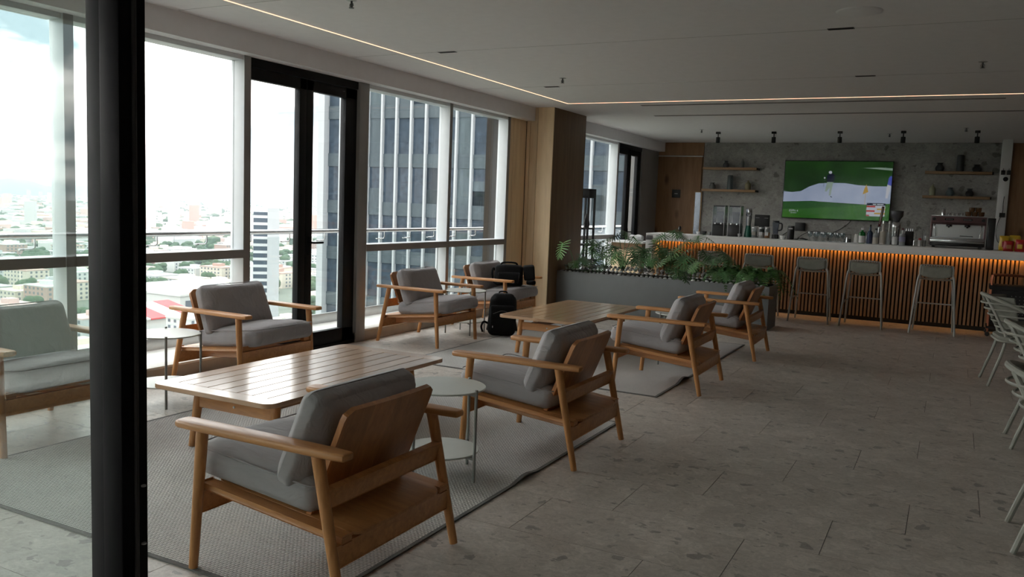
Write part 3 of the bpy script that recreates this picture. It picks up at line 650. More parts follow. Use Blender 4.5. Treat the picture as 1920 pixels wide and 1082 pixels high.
# far city, nobody could count it
mats_far = {}
for wm in ('city_white', 'city_cream', 'city_grey', 'city_pink', 'city_brick'):
    mats_far[wm] = ([], [])
trees_far = ([], [])
def addbox(L, c, w, l, h, rz):
    v, f = L; n = len(v); ca, sa = math.cos(rz), math.sin(rz)
    for z in (0, h):
        for sx, sy in ((-1, -1), (1, -1), (1, 1), (-1, 1)):
            x = sx * w / 2; y = sy * l / 2; v.append((c.x + x * ca - y * sa, c.y + x * sa + y * ca, c.z + z))
    f.extend([(n + 4, n + 5, n + 6, n + 7), (n, n + 1, n + 5, n + 4), (n + 1, n + 2, n + 6, n + 5), (n + 2, n + 3, n + 7, n + 6), (n + 3, n, n + 4, n + 7)])
for i in range(9000):
    d = 1300 + 4700 * (RC.random() ** 1.5); az = math.radians(RC.uniform(24, 66)); c = polar(az, d)
    if RC.random() < 0.55:
        tall = RC.random() < 0.035
        w = RC.uniform(14, 20) if tall else RC.uniform(14, 36); h = RC.uniform(25, 52) if tall else RC.uniform(6, 18)
        addbox(mats_far[RC.choice(('city_white', 'city_white', 'city_white', 'city_cream', 'city_grey', 'city_pink', 'city_brick') if not tall else ('city_white', 'city_brick', 'city_pink', 'city_grey'))], c, w, RC.uniform(12, 30), h, az + RC.uniform(-.3, .3))
    else:
        v, f = trees_far; n = len(v); s_ = RC.uniform(7, 18); hh = RC.uniform(7, 13)
        for k in range(6): a = k * PI / 3; v.append((c.x + s_ * math.cos(a), c.y + s_ * math.sin(a), c.z))
        for k in range(6): a = k * PI / 3 + 0.3; v.append((c.x + 0.75 * s_ * math.cos(a), c.y + 0.75 * s_ * math.sin(a), c.z + hh))
        v.append((c.x, c.y, c.z + hh * 1.25))
        for k in range(6): f.append((n + k, n + (k + 1) % 6, n + 6 + (k + 1) % 6, n + 6 + k)); f.append((n + 6 + k, n + 6 + (k + 1) % 6, n + 12))
fc = thing('far_city', 'hazy sprawl of pale city blocks reaching to the hills', 'city'); fc['kind'] = 'stuff'
for wm, (v, f) in mats_far.items():
    me = bpy.data.meshes.new('city_block'); me.from_pydata(v, [], f); me.materials.append(MATS[wm]); o = share('city_block', me, fc); o['kind'] = 'stuff'
me = bpy.data.meshes.new('tree_mass'); me.from_pydata(trees_far[0], [], trees_far[1]); me.materials.append(MATS['tree_green']); o = share('tree_mass', me, fc); o['kind'] = 'stuff'
# hills on the horizon
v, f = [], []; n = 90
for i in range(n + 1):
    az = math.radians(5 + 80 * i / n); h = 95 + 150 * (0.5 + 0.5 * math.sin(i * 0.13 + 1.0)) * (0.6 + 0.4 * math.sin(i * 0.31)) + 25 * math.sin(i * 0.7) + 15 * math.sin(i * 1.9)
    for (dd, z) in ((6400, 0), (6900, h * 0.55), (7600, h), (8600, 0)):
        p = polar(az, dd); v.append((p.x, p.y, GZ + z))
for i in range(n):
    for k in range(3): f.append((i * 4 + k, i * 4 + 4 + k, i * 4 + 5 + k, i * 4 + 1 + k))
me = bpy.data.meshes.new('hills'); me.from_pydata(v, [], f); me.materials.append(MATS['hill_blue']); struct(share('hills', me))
# near landmarks below
t = thing('white_store', 'large flat white roofed store block below the windows at left', 'building', polar(math.radians(41.2), 590), 0)
MB().box(-34, 34, -34, 34, 0, 13).build('wall', 'city_white', t); MB().box(-35, 35, -35, 35, 13, 14.2).build('roof', 'city_white', t); MB().box(-10, 6, 6, 22, 14.2, 17).build('roof_unit', 'city_grey', t)
for k in range(5): MB().box(34, 34.2, -30 + k * 13, -23 + k * 13, 6, 10).build('window', 'city_window', t)
t = thing('canopy_building', 'building with red and white striped sloping canopy below the windows', 'building', polar(math.radians(39.2), 500), 0)
MB().box(-11, 11, -20, 20, 0, 7).build('wall', 'city_white', t)
for k in range(4): MB().beam((-13, -16.5 + k * 11, 13), (13, -16.5 + k * 11, 7.8), 10.6, 0.8).build('canopy_panel', 'city_red' if k % 2 else 'city_white', t)
t = thing('slab_block', 'tall white slab block with ribbon windows seen through the glass door', 'building', polar(math.radians(46.2), 520), -math.radians(46))
MB().box(-9, 9, -8.0, -0.2, 0, 66).build('wall', 'tower_glass', t); MB().box(-9.5, 9.5, -0.2, 6.5, 0, 68.5).build('end_pier', 'fin_white', t)
for k in range(16): MB().box(-9.15, 9.15, -8.15, -0.2, 1 + k * 4.1, 2.6 + k * 4.1).build('spandrel', 'city_grey', t)
# haze over the city
hz = MB().box(-9200, -90, -2500, 9200, GZ + 0.5, GZ + 320).build('city_haze', 'city_white'); hz['kind'] = 'stuff'; tag(hz, 'pale haze hanging over the distant city', 'haze')
m = bpy.data.materials.new('haze'); m.use_nodes = True; nt = m.node_tree; nt.nodes.clear(); MATS['haze'] = m
o_ = N(nt, 'ShaderNodeOutputMaterial'); vsn = N(nt, 'ShaderNodeVolumeScatter', Density=1 / 6200.0, Anisotropy=0.2); vsn.inputs['Color'].default_value = (0.60, 0.72, 0.82, 1)
nt.links.new(vsn.outputs[0], o_.inputs['Volume']); hz.data.materials.clear(); hz.data.materials.append(m)

# ------------------------------------------------------------------ rugs
def rug(name, x0, x1, y0, y1, lab, curls=()):
    t = thing(name, lab, 'rug')
    def grid(xa, xb, ya, yb, z, nx, ny, th=0.0):
        mb = MB(); vs_ = []
        for i in range(nx + 1):
            row = []
            for j in range(ny + 1):
                x = xa + (xb - xa) * i / nx; y = ya + (yb - ya) * j / ny
                zz = z
                for (cx, cy, rad, hh) in curls:
                    d = math.hypot((x - cx) / 1.0, (y - cy)) / rad
                    if d < 1: zz += hh * (1 - d * d) ** 2
                row.append(mb.bm.verts.new((x, y, zz)))
            vs_.append(row)
        for i in range(nx):
            for j in range(ny): mb.bm.faces.new((vs_[i][j], vs_[i + 1][j], vs_[i + 1][j + 1], vs_[i][j + 1]))
        bm = mb.bm
        r = bmesh.ops.extrude_face_region(bm, geom=list(bm.faces))
        for e in r['geom']:
            if isinstance(e, bmesh.types.BMVert): e.co.z += 0.007
        return mb
    grid(x0 + 0.0195, x1 - 0.0195, y0 + 0.0195, y1 - 0.0195, 0.0005, 40, 50).build('rug_field', 'rug_weave', t)
    b = 0.02
    grid(x0, x0 + b, y0, y1, 0.0005, 1, 50).build('rug_border', 'rug_border', t); grid(x1 - b, x1, y0, y1, 0.0005, 1, 50).build('rug_border', 'rug_border', t)
    grid(x0 + b, x1 - b, y0, y0 + b, 0.0005, 40, 1).build('rug_border', 'rug_border', t); grid(x0 + b, x1 - b, y1 - b, y1, 0.0005, 40, 1).build('rug_border', 'rug_border', t)
    return t
rug('area_rug', -4.38, -1.90, 2.20, 5.30, 'large grey woven rug under the nearest coffee table and chairs', [(-1.95, 3.9, 0.16, 0.022)])
rug('area_rug', -4.30, -1.93, 6.20, 9.30, 'grey woven rug under the far coffee table, its front edge rippled', [(-1.95, 6.95, 0.20, 0.03)])

# ------------------------------------------------------------------ lounge armchairs
def make_armchair():
    t = thing('armchair', 'teak armchair', 'armchair')
    HW = 0.37
    for s in (-1, 1):
        MB().tube([(-0.36, s * HW, 0.0), (-0.30, s * 0.366, 0.27), (-0.237, s * 0.362, 0.552)], 0.0175, 14, 0.0235).stand().build('leg', 'teak_vertical', t)
        MB().tube([(0.36, s * HW, 0.0), (0.34, s * 0.367, 0.27), (0.32, s * 0.362, 0.552)], 0.0175, 14, 0.0235).stand().build('leg', 'teak_vertical', t)
        poly = []
        c = s * 0.365
        pts = [(-0.378, 0.022), (-0.372, 0.030), (-0.30, 0.037), (-0.05, 0.041), (0.30, 0.043), (0.405, 0.041), (0.425, 0.034), (0.432, 0.020)]
        poly = [(x, c - w) for x, w in pts] + [(x, c + w) for x, w in reversed(pts)]
        MB().prism(poly, 0.550, 0.578, 0.009, seg=3).build('armrest', 'teak', t)
        MB().beam((-0.335, s * 0.315, 0.250), (0.345, s * 0.315, 0.322), 0.045, 0.026, bev=0.006).build('seat_rail', 'teak', t)
        MB().beam((-0.27, s * 0.17, 0.205), (0.335, s * 0.17, 0.262), 0.03, 0.055, bev=0.004).build('stretcher', 'teak', t)
    MB().beam((-0.317, -0.362, 0.195), (-0.317, 0.362, 0.195), 0.024, 0.085, bev=0.004).build('rear_apron', 'teak', t)
    MB().beam((0.343, -0.362, 0.262), (0.343, 0.362, 0.262), 0.024, 0.085, bev=0.004).build('front_apron', 'teak', t)
    MB().beam((-0.272, -0.358, 0.395), (-0.272, 0.358, 0.395), 0.022, 0.078, up=(-0.22, 0, 1), bev=0.004).build('back_rail', 'teak', t)
    # plywood seat board with rounded rear corners
    b = MB(); b.prism(rrect(-0.355, 0.345, -0.288, 0.288, 0.07, 6), -0.008, 0.008, 0.003)
    for v in b.bm.verts: v.co.z += 0.292 + v.co.x * 0.105
    b.build('seat_board', 'teak', t)
    # back board: leaning, slightly hollow panel with rounded top corners
    b = MB(); n = 14
    rows = 20; grid = []
    for i in range(rows + 1):
        h = i / rows; w = 0.28 if h < 0.90 else 0.28 - 0.038 * (1 - math.sqrt(max(0, 1 - ((h - 0.90) / 0.10) ** 2)))
        row = []
        for j in range(n + 1):
            y = -w + 2 * w * j / n
            x = -0.118 - 0.165 * h - 0.012 * (1 - (y / 0.275) ** 2)
            row.append(b.bm.verts.new((x, y, 0.285 + 0.415 * h)))
        grid.append(row)
    for i in range(rows):
        for j in range(n): b.bm.faces.new((grid[i][j], grid[i][j + 1], grid[i + 1][j + 1], grid[i + 1][j]))
    r = bmesh.ops.extrude_face_region(b.bm, geom=list(b.bm.faces))
    for e in r['geom']:
        if isinstance(e, bmesh.types.BMVert): e.co += Vector((-0.020, 0, -0.008))
    b.build('backrest', 'teak_board', t)
    # seat cushion
    def warp(p, u):
        q = p.copy(); cr = max(0.0, 1 - u.x ** 2) * max(0.0, 1 - u.y ** 2)
        if u.z > 0: q.z += 0.030 * cr ** 0.6 * u.z
        q.x += 0.018 * (1 - u.y ** 2) * max(0, u.x) ** 3
        q.z += 0.006 * math.sin(7 * q.y + 3 * q.x)
        return q
    M = Matrix.Translation((0.125, 0, 0.374)) @ Matrix.Rotation(-math.atan(0.105), 4, 'Y')
    sc = MB().soft((0.305, 0.315, 0.062), 0.052, 15, warp, M).build('seat_cushion', 'cushion_grey', t, smooth=180)
    pip = [M @ Vector(p) for p in [(x, y, 0.058) for x, y in rrect(-0.300, 0.306, -0.311, 0.311, 0.05, 5)]]
    MB().tube(pip, 0.0035, 6, closed=True).build('piping', 'cushion_grey', sc, smooth=180)
    # back cushion, slumped along its top edge
    def warp2(p, u):
        q = p.copy()
        k = (1 - abs(u.y) ** 4) * (1 - abs(u.z) ** 4)
        q.x *= 0.66 + 0.46 * k
        q.z -= 0.034 * (max(0, u.z) ** 2) * math.exp(-((u.y - 0.1) / 0.6) ** 2)
        q.x += 0.02 * (max(0, u.z) ** 2) * (0.3 + math.exp(-(u.y / 0.5) ** 2))
        q.y *= 1 - 0.05 * (u.z + 1) / 2
        q.z += 0.008 * math.sin(9 * q.y + 1.0) * max(0, u.z)
        return q
    M2 = Matrix.Translation((-0.103, 0, 0.562)) @ Matrix.Rotation(-math.atan(0.40), 4, 'Y')
    bc = MB().soft((0.075, 0.332, 0.196), 0.055, 15, warp2, M2).build('back_cushion', 'cushion_grey', t, smooth=180)
    pts = [M2 @ warp2(Vector((0.030, y, z)) * 1.0, Vector((0.4, y / 0.332, z / 0.196))) for y, z in rrect(-0.328, 0.328, -0.192, 0.192, 0.05, 6)]
    MB().tube(pts, 0.003, 6, closed=True).build('piping', 'cushion_grey', bc, smooth=180)
    return t
arm0 = make_armchair()
arm0.location = (-2.13, 2.585, 0.0085); arm0.rotation_euler = (0, 0, PI)
arm0['label'] = 'nearest teak armchair with grey cushions, its back to the camera'; arm0['group'] = 'teak lounge armchairs'
G = 'teak lounge armchairs'
dup(arm0, (-2.095, 4.52, 0.0085), PI, 'teak armchair seen from behind, second from the camera beside white side table', G)
dup(arm0, (-2.02, 6.785, 0.0085), PI + 0.01, 'teak armchair seen from behind at the far coffee table, nearer one', G)
dup(arm0, (-1.985, 8.65, 0.0085), PI + 0.02, 'farthest teak armchair seen from behind, in front of the planter', G)
dup(arm0, (-4.745, 7.26, 0.0085), 0, 'teak armchair facing the room in front of the glass tower view', G)
dup(arm0, (-4.785, 8.765, 0.0085), 0.0, 'teak armchair by the oak column with black camera bag on its seat', G)
dup(arm0, (-4.795, 4.76, 0.0085), -0.02, 'teak armchair with creased back cushion between window and near coffee table', G)
dup(arm0, (-4.71, 2.985, 0.0085), 0.0, 'teak armchair seen through the glass partition at left', G)

# ------------------------------------------------------------------ coffee tables
def make_table():
    t = thing('coffee_table', 'table', 'coffee table')
    W, L, H = 0.875, 1.68, 0.378; th = 0.026; eb = 0.105
    g = 0.005; ns = 8; w = W / ns
    for k in range(ns):
        x0 = -W / 2 + k * w + (g / 2 if k else 0); x1 = -W / 2 + (k + 1) * w - (g / 2 if k < ns - 1 else 0)
        MB().box(x0, x1, -L / 2 + eb, L / 2 - eb, H - th, H, 0.0022, 1).build('slat', 'teak_table', t)
    for s in (-1, 1):
        r = 0.06; poly = []
        y_in = s * (L / 2 - eb + 0.001); y_out = s * L / 2
        poly = [(-W / 2, y_in), (W / 2, y_in)]
        for k in range(7):
            a = PI / 2 * k / 6; poly.append((W / 2 - r + r * math.cos(a), y_out - s * r + s * r * math.sin(a)))
        for k in range(7):
            a = PI / 2 + PI / 2 * k / 6; poly.append((-W / 2 + r + r * math.cos(a), y_out - s * r + s * r * math.sin(a)))
        MB().prism(poly, H - th, H, 0.002, seg=1).build('end_board', 'teak_table_end', t)
        for q in (-1, 1): MB().tube([(q * 0.305, s * 0.665, 0), (q * 0.285, s * 0.625, H - th)], 0.022, 14, 0.028).stand().build('leg', 'teak_vertical', t)
        MB().beam((-0.29, s * 0.636, 0.265), (0.29, s * 0.636, 0.265), 0.024, 0.07, bev=0.003).build('apron', 'teak', t)
        MB().lathe([(0, -0.002), (0.007, -0.002), (0.007, 0.002), (0, 0.002)], (0, 0, 0), 8).build('bolt', 'brushed_steel', t, loc=(0.0, s * 0.65, 0.265)).rotation_euler = (PI / 2, 0, 0)
    for q in (-1, 1): MB().beam((q * 0.16, -0.63, 0.275), (q * 0.16, 0.63, 0.275), 0.026, 0.06, bev=0.003).build('stretcher', 'teak_table', t)
    MB().box(-0.36, 0.36, -0.6, -0.52, H - th - 0.025, H - th).build('batten', 'teak', t); MB().box(-0.36, 0.36, 0.52, 0.6, H - th - 0.025, H - th).build('batten', 'teak', t)
    return t
tab = make_table(); tab.location = (-3.435, 3.985, 0.0085); tab['label'] = 'nearest slatted teak coffee table shining with window light'; tab['group'] = 'slatted teak coffee tables'
dup(tab, (-3.375, 7.89, 0.0085), 0, 'far slatted teak coffee table on the rear rug', 'slatted teak coffee tables')

# ------------------------------------------------------------------ side tables
def make_side_table():
    t = thing('side_table', 'side table', 'side table'); zt = 0.475; r = 0.225
    MB().lathe([(0, zt - 0.006), (r - 0.002, zt - 0.006), (r, zt - 0.003), (r, zt + 0.001), (r - 0.002, zt + 0.003), (0, zt + 0.003)], (0, 0, 0), 48).build('tabletop', 'table_disc', t)
    MB().lathe([(0, 0.132), (0.198, 0.132), (0.2, 0.135), (0.2, 0.139), (0.198, 0.141), (0, 0.141)], (0, 0, 0), 48).build('lower_shelf', 'table_disc', t)
    rr = 0.222
    for k in range(4):
        a = PI / 4 + k * PI / 2; x, y = rr * math.cos(a), rr * math.sin(a)
        l = MB(); l.tube([(x, y, 0), (x, y, zt + 0.012)], 0.0085, 10); l.build('leg', 'grey_metal', t)
        MB().beam((x, y, zt - 0.018), (x * 0.72, y * 0.72, zt - 0.012), 0.014, 0.014).build('bracket', 'grey_metal', t)
        MB().beam((x, y, 0.124), (x * 0.60, y * 0.60, 0.124), 0.012, 0.014).build('bracket', 'grey_metal', t)
    return t
st = make_side_table(); G = 'round metal side tables'
st.location = (-2.31, 3.70, 0.0085); st.rotation_euler = (0, 0, math.radians(37)); st['label'] = 'round pale two-tier metal side table between the two nearest armchairs'; st['group'] = G
dup(st, (-4.68, 3.93, 0.0085), math.radians(5), 'round pale metal side table by the black post and window', G)
dup(st, (-4.73, 7.99, 0), 0.0, 'round metal side table between the two window armchairs at the tower', G)
dup(st, (-2.22, 7.70, 0.0085), math.radians(10), 'round metal side table between the two far armchairs seen from behind', G)

# ------------------------------------------------------------------ planter
pl = thing('planter_box', 'long charcoal grey planter box dividing lounge and bar', 'planter', (0, 0, 0))
PX0, PX1, PY0, PY1, PZ = -4.838, -1.955, 10.63, 11.18, 0.548
b = MB(); b.box(PX0, PX1, PY0, PY0 + 0.02, 0, PZ, 0.002); b.box(PX0, PX1, PY1 - 0.02, PY1, 0, PZ, 0.002); b.box(PX0, PX0 + 0.02, PY0 + 0.02, PY1 - 0.02, 0, PZ); b.box(PX1 - 0.02, PX1, PY0 + 0.02, PY1 - 0.02, 0, PZ)
b.build('planter_wall', 'planter_paint', pl)
b = MB(); nx, ny = 60, 10; g = [[b.bm.verts.new((PX0 + 0.02 + (PX1 - PX0 - 0.04) * i / nx, PY0 + 0.02 + (PY1 - PY0 - 0.04) * j / ny, PZ - 0.045 + 0.05 * math.sin(PI * j / ny) + R.uniform(-0.008, 0.0085))) for j in range(ny + 1)] for i in range(nx + 1)]
for i in range(nx):
    for j in range(ny): b.bm.faces.new((g[i][j], g[i + 1][j], g[i + 1][j + 1], g[i][j + 1]))
b.build('soil', 'soil', pl)
peb = []
for mname in ('pebble_grey', 'pebble_dark', 'pebble_grey', 'pebble_pale', 'pebble_dark'):
    mb = MB(); mb.ball((0, 0, 0), 1.0, 2, (1.0, 0.78, 0.55))
    for v in mb.bm.verts: v.co *= 1 + 0.07 * math.sin(5 * v.co.x + 3 * v.co.y + 1)
    me = mb.mesh('pebble', 180); me.materials.append(MATS[mname]); peb.append(me)
RP = random.Random(5)
rowsy = [PY0 + 0.045 + 0.062 * j for j in range(5)]
for j, yy in enumerate(rowsy):
    x = PX0 + 0.06 + 0.03 * (j % 2)
    while x < PX1 - 0.06:
        s_ = RP.uniform(0.024, 0.032); zz = PZ - 0.035 + 0.10 * math.sin(PI * (yy - PY0 - 0.02) / (PY1 - PY0 - 0.04))
        o = share('pebble', peb[0] if RP.random() < 0.35 else RP.choice(peb), None, (x, yy + RP.uniform(-0.012, 0.012), zz + s_ * 0.55 + 0.006), (RP.uniform(-0.25, 0.25), RP.uniform(-0.25, 0.25), RP.uniform(0, 6)), (s_, s_, s_))
        tag(o, 'smooth grey river pebble covering the planter soil', 'pebble', 'river pebbles in the planter')
        x += s_ + RP.uniform(0.030, 0.038)

# plants: split-leaf philodendrons at left and middle, ferns at right
def philo_leaf(rng, base, tip, size, droop, facing):
    """one leaf: curved stalk from base to tip, then a deeply lobed blade."""
    mb = MB(); base = Vector(base); tip = Vector(tip)
    mid = (base + tip) / 2 + Vector((0, 0, 0.18 * (tip - base).length))
    st_ = arc_pts([base, mid, tip], 4); mb.tube(st_, 0.0055, 5, 0.0035)
    fwd = (Vector((tip.x - base.x, tip.y - base.y, 0)) + facing * 0.35); fwd.z = 0
    fwd = fwd.normalized() if fwd.length > 1e-4 else Vector((1, 0, 0))
    fwd = (fwd * math.cos(droop) + Vector((0, 0, -math.sin(droop)))).normalized()
    side = fwd.cross(Vector((0, 0, 1))).normalized(); up = side.cross(fwd).normalized()
    tilt = rng.uniform(-0.5, 0.5); side, up = side * math.cos(tilt) + up * math.sin(tilt), up * math.cos(tilt) - side * math.sin(tilt)
    def P(a, c): return tip + fwd * (a * size) + side * (c * size) - up * (size * (0.22 * a * a + 0.30 * c * c)) 
    npair = 7
    prev = None
    for k in range(npair + 1):
        a = k / npair; w = 0.025 + 0.05 * (1 - a)
        cur = [mb.bm.verts.new(P(a * 0.92 - 0.05, -w)), mb.bm.verts.new(P(a * 0.92 - 0.05, w))]
        if prev: mb.bm.faces.new((prev[0], prev[1], cur[1], cur[0]))
        prev = cur
    v = mb.bm.verts.new(P(1.05, 0)); mb.bm.faces.new((prev[0], prev[1], v))
    for s in (-1, 1):
        for k in range(npair + 1):
            a0 = -0.06 + 0.94 * k / (npair + 0.6); ln = 0.50 * (0.55 + 0.75 * math.sin(PI * min(1, 0.25 + 0.62 * k / npair))) * (1 - 0.35 * k / npair)
            ang = math.radians(115 - 85 * k / npair); hw = 0.034
            d = Vector((math.cos(ang), math.sin(ang))); n2 = Vector((-d.y, d.x))
            ring = []
            for t_, ww in ((0.0, 1.0), (0.45, 1.15), (0.8, 0.8), (1.0, 0.0)):
                c = Vector((a0, 0.05)) + d * (ln * t_)
                q1 = c + n2 * hw * ww; q2 = c - n2 * hw * ww
                if ww: ring.append((mb.bm.verts.new(P(q1.x, s * q1.y)), mb.bm.verts.new(P(q2.x, s * q2.y))))
                else: ring.append((mb.bm.verts.new(P(c.x, s * c.y)),))
            for r0, r1 in zip(ring, ring[1:]):
                mb.bm.faces.new((r0[0], r0[1], r1[1], r1[0]) if len(r1) == 2 else (r0[0], r0[1], r1[0]))
    return mb
def fern_frond(rng, base, az, length, rise):
    mb = MB(); base = Vector(base); d = Vector((math.cos(az), math.sin(az), 0)); pts = []
    for k in range(13):
        t_ = k / 12; pts.append(base + d * (length * (0.75 * t_ + 0.25 * t_ * t_)) + Vector((0, 0, rise * math.sin(PI * min(1, 0.15 + t_ * 0.75) ) * 1.0 - rise * 0.45 * t_ * t_ - rise * math.sin(PI * 0.15))))
    mb.tube(pts, 0.0035, 4, 0.0012)
    side = d.cross(Vector((0, 0, 1)))
    for k in range(1, 12):
        for h in (0, 0.5):
            t_ = (k + h) / 12; p = pts[k].lerp(pts[min(12, k + 1)], h); tg = (pts[min(12, k + 1)] - pts[k - 1]).normalized(); up = side.cross(tg).normalized()
            pl_ = length * 0.19 * math.sin(PI * (0.12 + 0.86 * t_)) + 0.006; w = 0.009
            for s in (-1, 1):
                o_ = (side * s + tg * 0.35).normalized(); q = p + o_ * pl_ - Vector((0, 0, 0.16 * pl_)) 
                a = mb.bm.verts.new(p - tg * w * 0.6); b_ = mb.bm.verts.new(p + tg * w * 0.9); m1 = mb.bm.verts.new(p + o_ * pl_ * 0.6 + tg * w + up * 0.006); m2 = mb.bm.verts.new(p + o_ * pl_ * 0.6 - tg * w + up * 0.006); e = mb.bm.verts.new(q)
                mb.bm.faces.new((a, m2, m1, b_)); mb.bm.faces.new((m2, e, m1))
    return mb
RL = random.Random(11)
PHILO = [(-4.62, 0.10, 8, 'at the column end of the planter'), (-4.25, 0.3, 10, 'second from the column'), (-3.95, 0.16, 10, 'in front of the black rack'), (-3.62, 0.32, 11, 'left of the counter end'),
         (-3.30, 0.18, 11, 'before the counter end'), (-2.98, 0.34, 10, 'with the tallest leaves in the middle of the planter'), (-2.72, 0.2, 9, 'just left of the ferns')]
for i, (x, dy, nl, where) in enumerate(PHILO):
    t = thing('philodendron', 'green split-leaf philodendron ' + where, 'plant', (x, PY0 + dy + 0.03, PZ + 0.03), group='plants in the long planter')
    for k in range(nl):
        az = 2 * PI * k / nl + RL.uniform(-0.35, 0.35); rr = RL.uniform(0.12, 0.36); h = RL.uniform(0.08, 0.36) * (1.0 if k % 3 else 1.25)
        tipx = math.cos(az) * rr; tipy = math.sin(az) * rr * 0.7
        sz = RL.uniform(0.16, 0.25)
        if i == 0 and tipx < 0.06: tipx = abs(tipx) * 0.6 + 0.05
        philo_leaf(RL, (RL.uniform(-0.02, 0.02), RL.uniform(-0.02, 0.02), 0.02), (tipx, tipy, h), sz, RL.uniform(0.15, 0.9), Vector((0.1, -0.5, 0))).build('leaf', 'leaf_light' if RL.random() < 0.22 else 'leaf_green', t, smooth=180)
    if i == 0:
        philo_leaf(RL, (0, 0, 0.02), (-0.02, -0.42, 0.36), 0.22, 1.0, Vector((-0.15, -0.6, 0))).build('leaf', 'leaf_light', t, smooth=180)
    if i in (2, 4, 5):
        for q in range(3): philo_leaf(RL, (0, 0, 0.02), (RL.uniform(-0.12, 0.12), RL.uniform(-0.1, 0.12), RL.uniform(0.46, 0.60)), 0.19, 0.35, Vector((RL.uniform(-0.5, 0.5), -0.4, 0))).build('leaf', 'leaf_green', t, smooth=180)
FERN = [(-2.60, 0.22, 'left of the two big ferns'), (-2.38, 0.34, 'behind the others by the pebbles'), (-2.22, 0.17, 'leaning over the pebbles'), (-2.06, 0.30, 'at the right end of the planter, one frond arching out')]
for i, (x, dy, where) in enumerate(FERN):
    t = thing('fern', 'feathery green fern ' + where, 'plant', (x, PY0 + dy + 0.02, PZ + 0.03), group='plants in the long planter')
    for k in range(15):
        az = 2 * PI * k / 15 + RL.uniform(-0.2, 0.2)
        fern_frond(RL, (0.02 * math.cos(az), 0.02 * math.sin(az), 0.0), az, RL.uniform(0.20, 0.34), RL.uniform(0.20, 0.40)).build('frond', 'fern_green' if RL.random() < 0.8 else 'leaf_light', t, smooth=180)
    if i == 3: fern_frond(RL, (0, 0, 0), -0.1, 0.42, 0.34).build('frond', 'fern_green', t, smooth=180)
    if i == 0: fern_frond(RL, (0, 0, 0), 1.2, 0.25, 0.55).build('frond', 'fern_green', t, smooth=180)

# ------------------------------------------------------------------ bar
CT = 1.08
bar = thing('bar_counter', 'long white topped bar counter with glowing wooden slat front', 'bar counter')
MB().box(-4.20, 3.0, 12.48, 13.20, CT - 0.035, CT, 0.003).build('countertop', 'counter_white', bar)
MB().box(-4.20, 3.0, 12.48, 12.52, CT - 0.105, CT - 0.033, 0.003).build('fascia', 'counter_white', bar)
MB().box(-4.20, -4.085, 12.48, 13.20, 0, CT - 0.033, 0.003).build('end_leg', 'counter_white', bar)
MB().box(-4.09, 0.86, 12.82, 12.86, 0.0, CT - 0.036).build('back_panel', 'bar_back', bar)
MB().box(-4.09, 0.86, 12.79, 12.83, 0.0, 0.055).build('plinth', 'matt_black', bar)
MB().box(0.86, 3.0, 13.0, 13.04, 0.0, CT - 0.036).build('side_panel', 'curb_plaster', bar)
MB().box(0.795, 0.86, 12.775, 12.82, 0.055, CT - 0.036, 0.002).build('end_slat', 'slat_wood', bar)
sl_me = MB().box(-0.0145, 0.0145, -0.022, 0.022, 0.055, CT - 0.037, 0.0015, 1).mesh('slat'); sl_me.materials.append(MATS['slat_wood'])
x = -4.055
while x < 0.785: share('slat', sl_me, bar, (x, 12.80, 0)); x += 0.0497
o = MB().box(-4.05, 0.85, 12.735, 12.745, CT - 0.090, CT - 0.086).build('led_strip', 'led_orange'); tag(o, 'hidden orange light strip under the bar counter edge', 'light strip')
MB().box(-4.05, 0.85, 12.725, 12.755, CT - 0.086, CT - 0.036).box(-4.05, 0.85, 12.722, 12.725, CT - 0.116, CT - 0.036).build('led_profile_shield', 'led_housing', bar)  # unseen front lip added to keep the strip's light off the floor

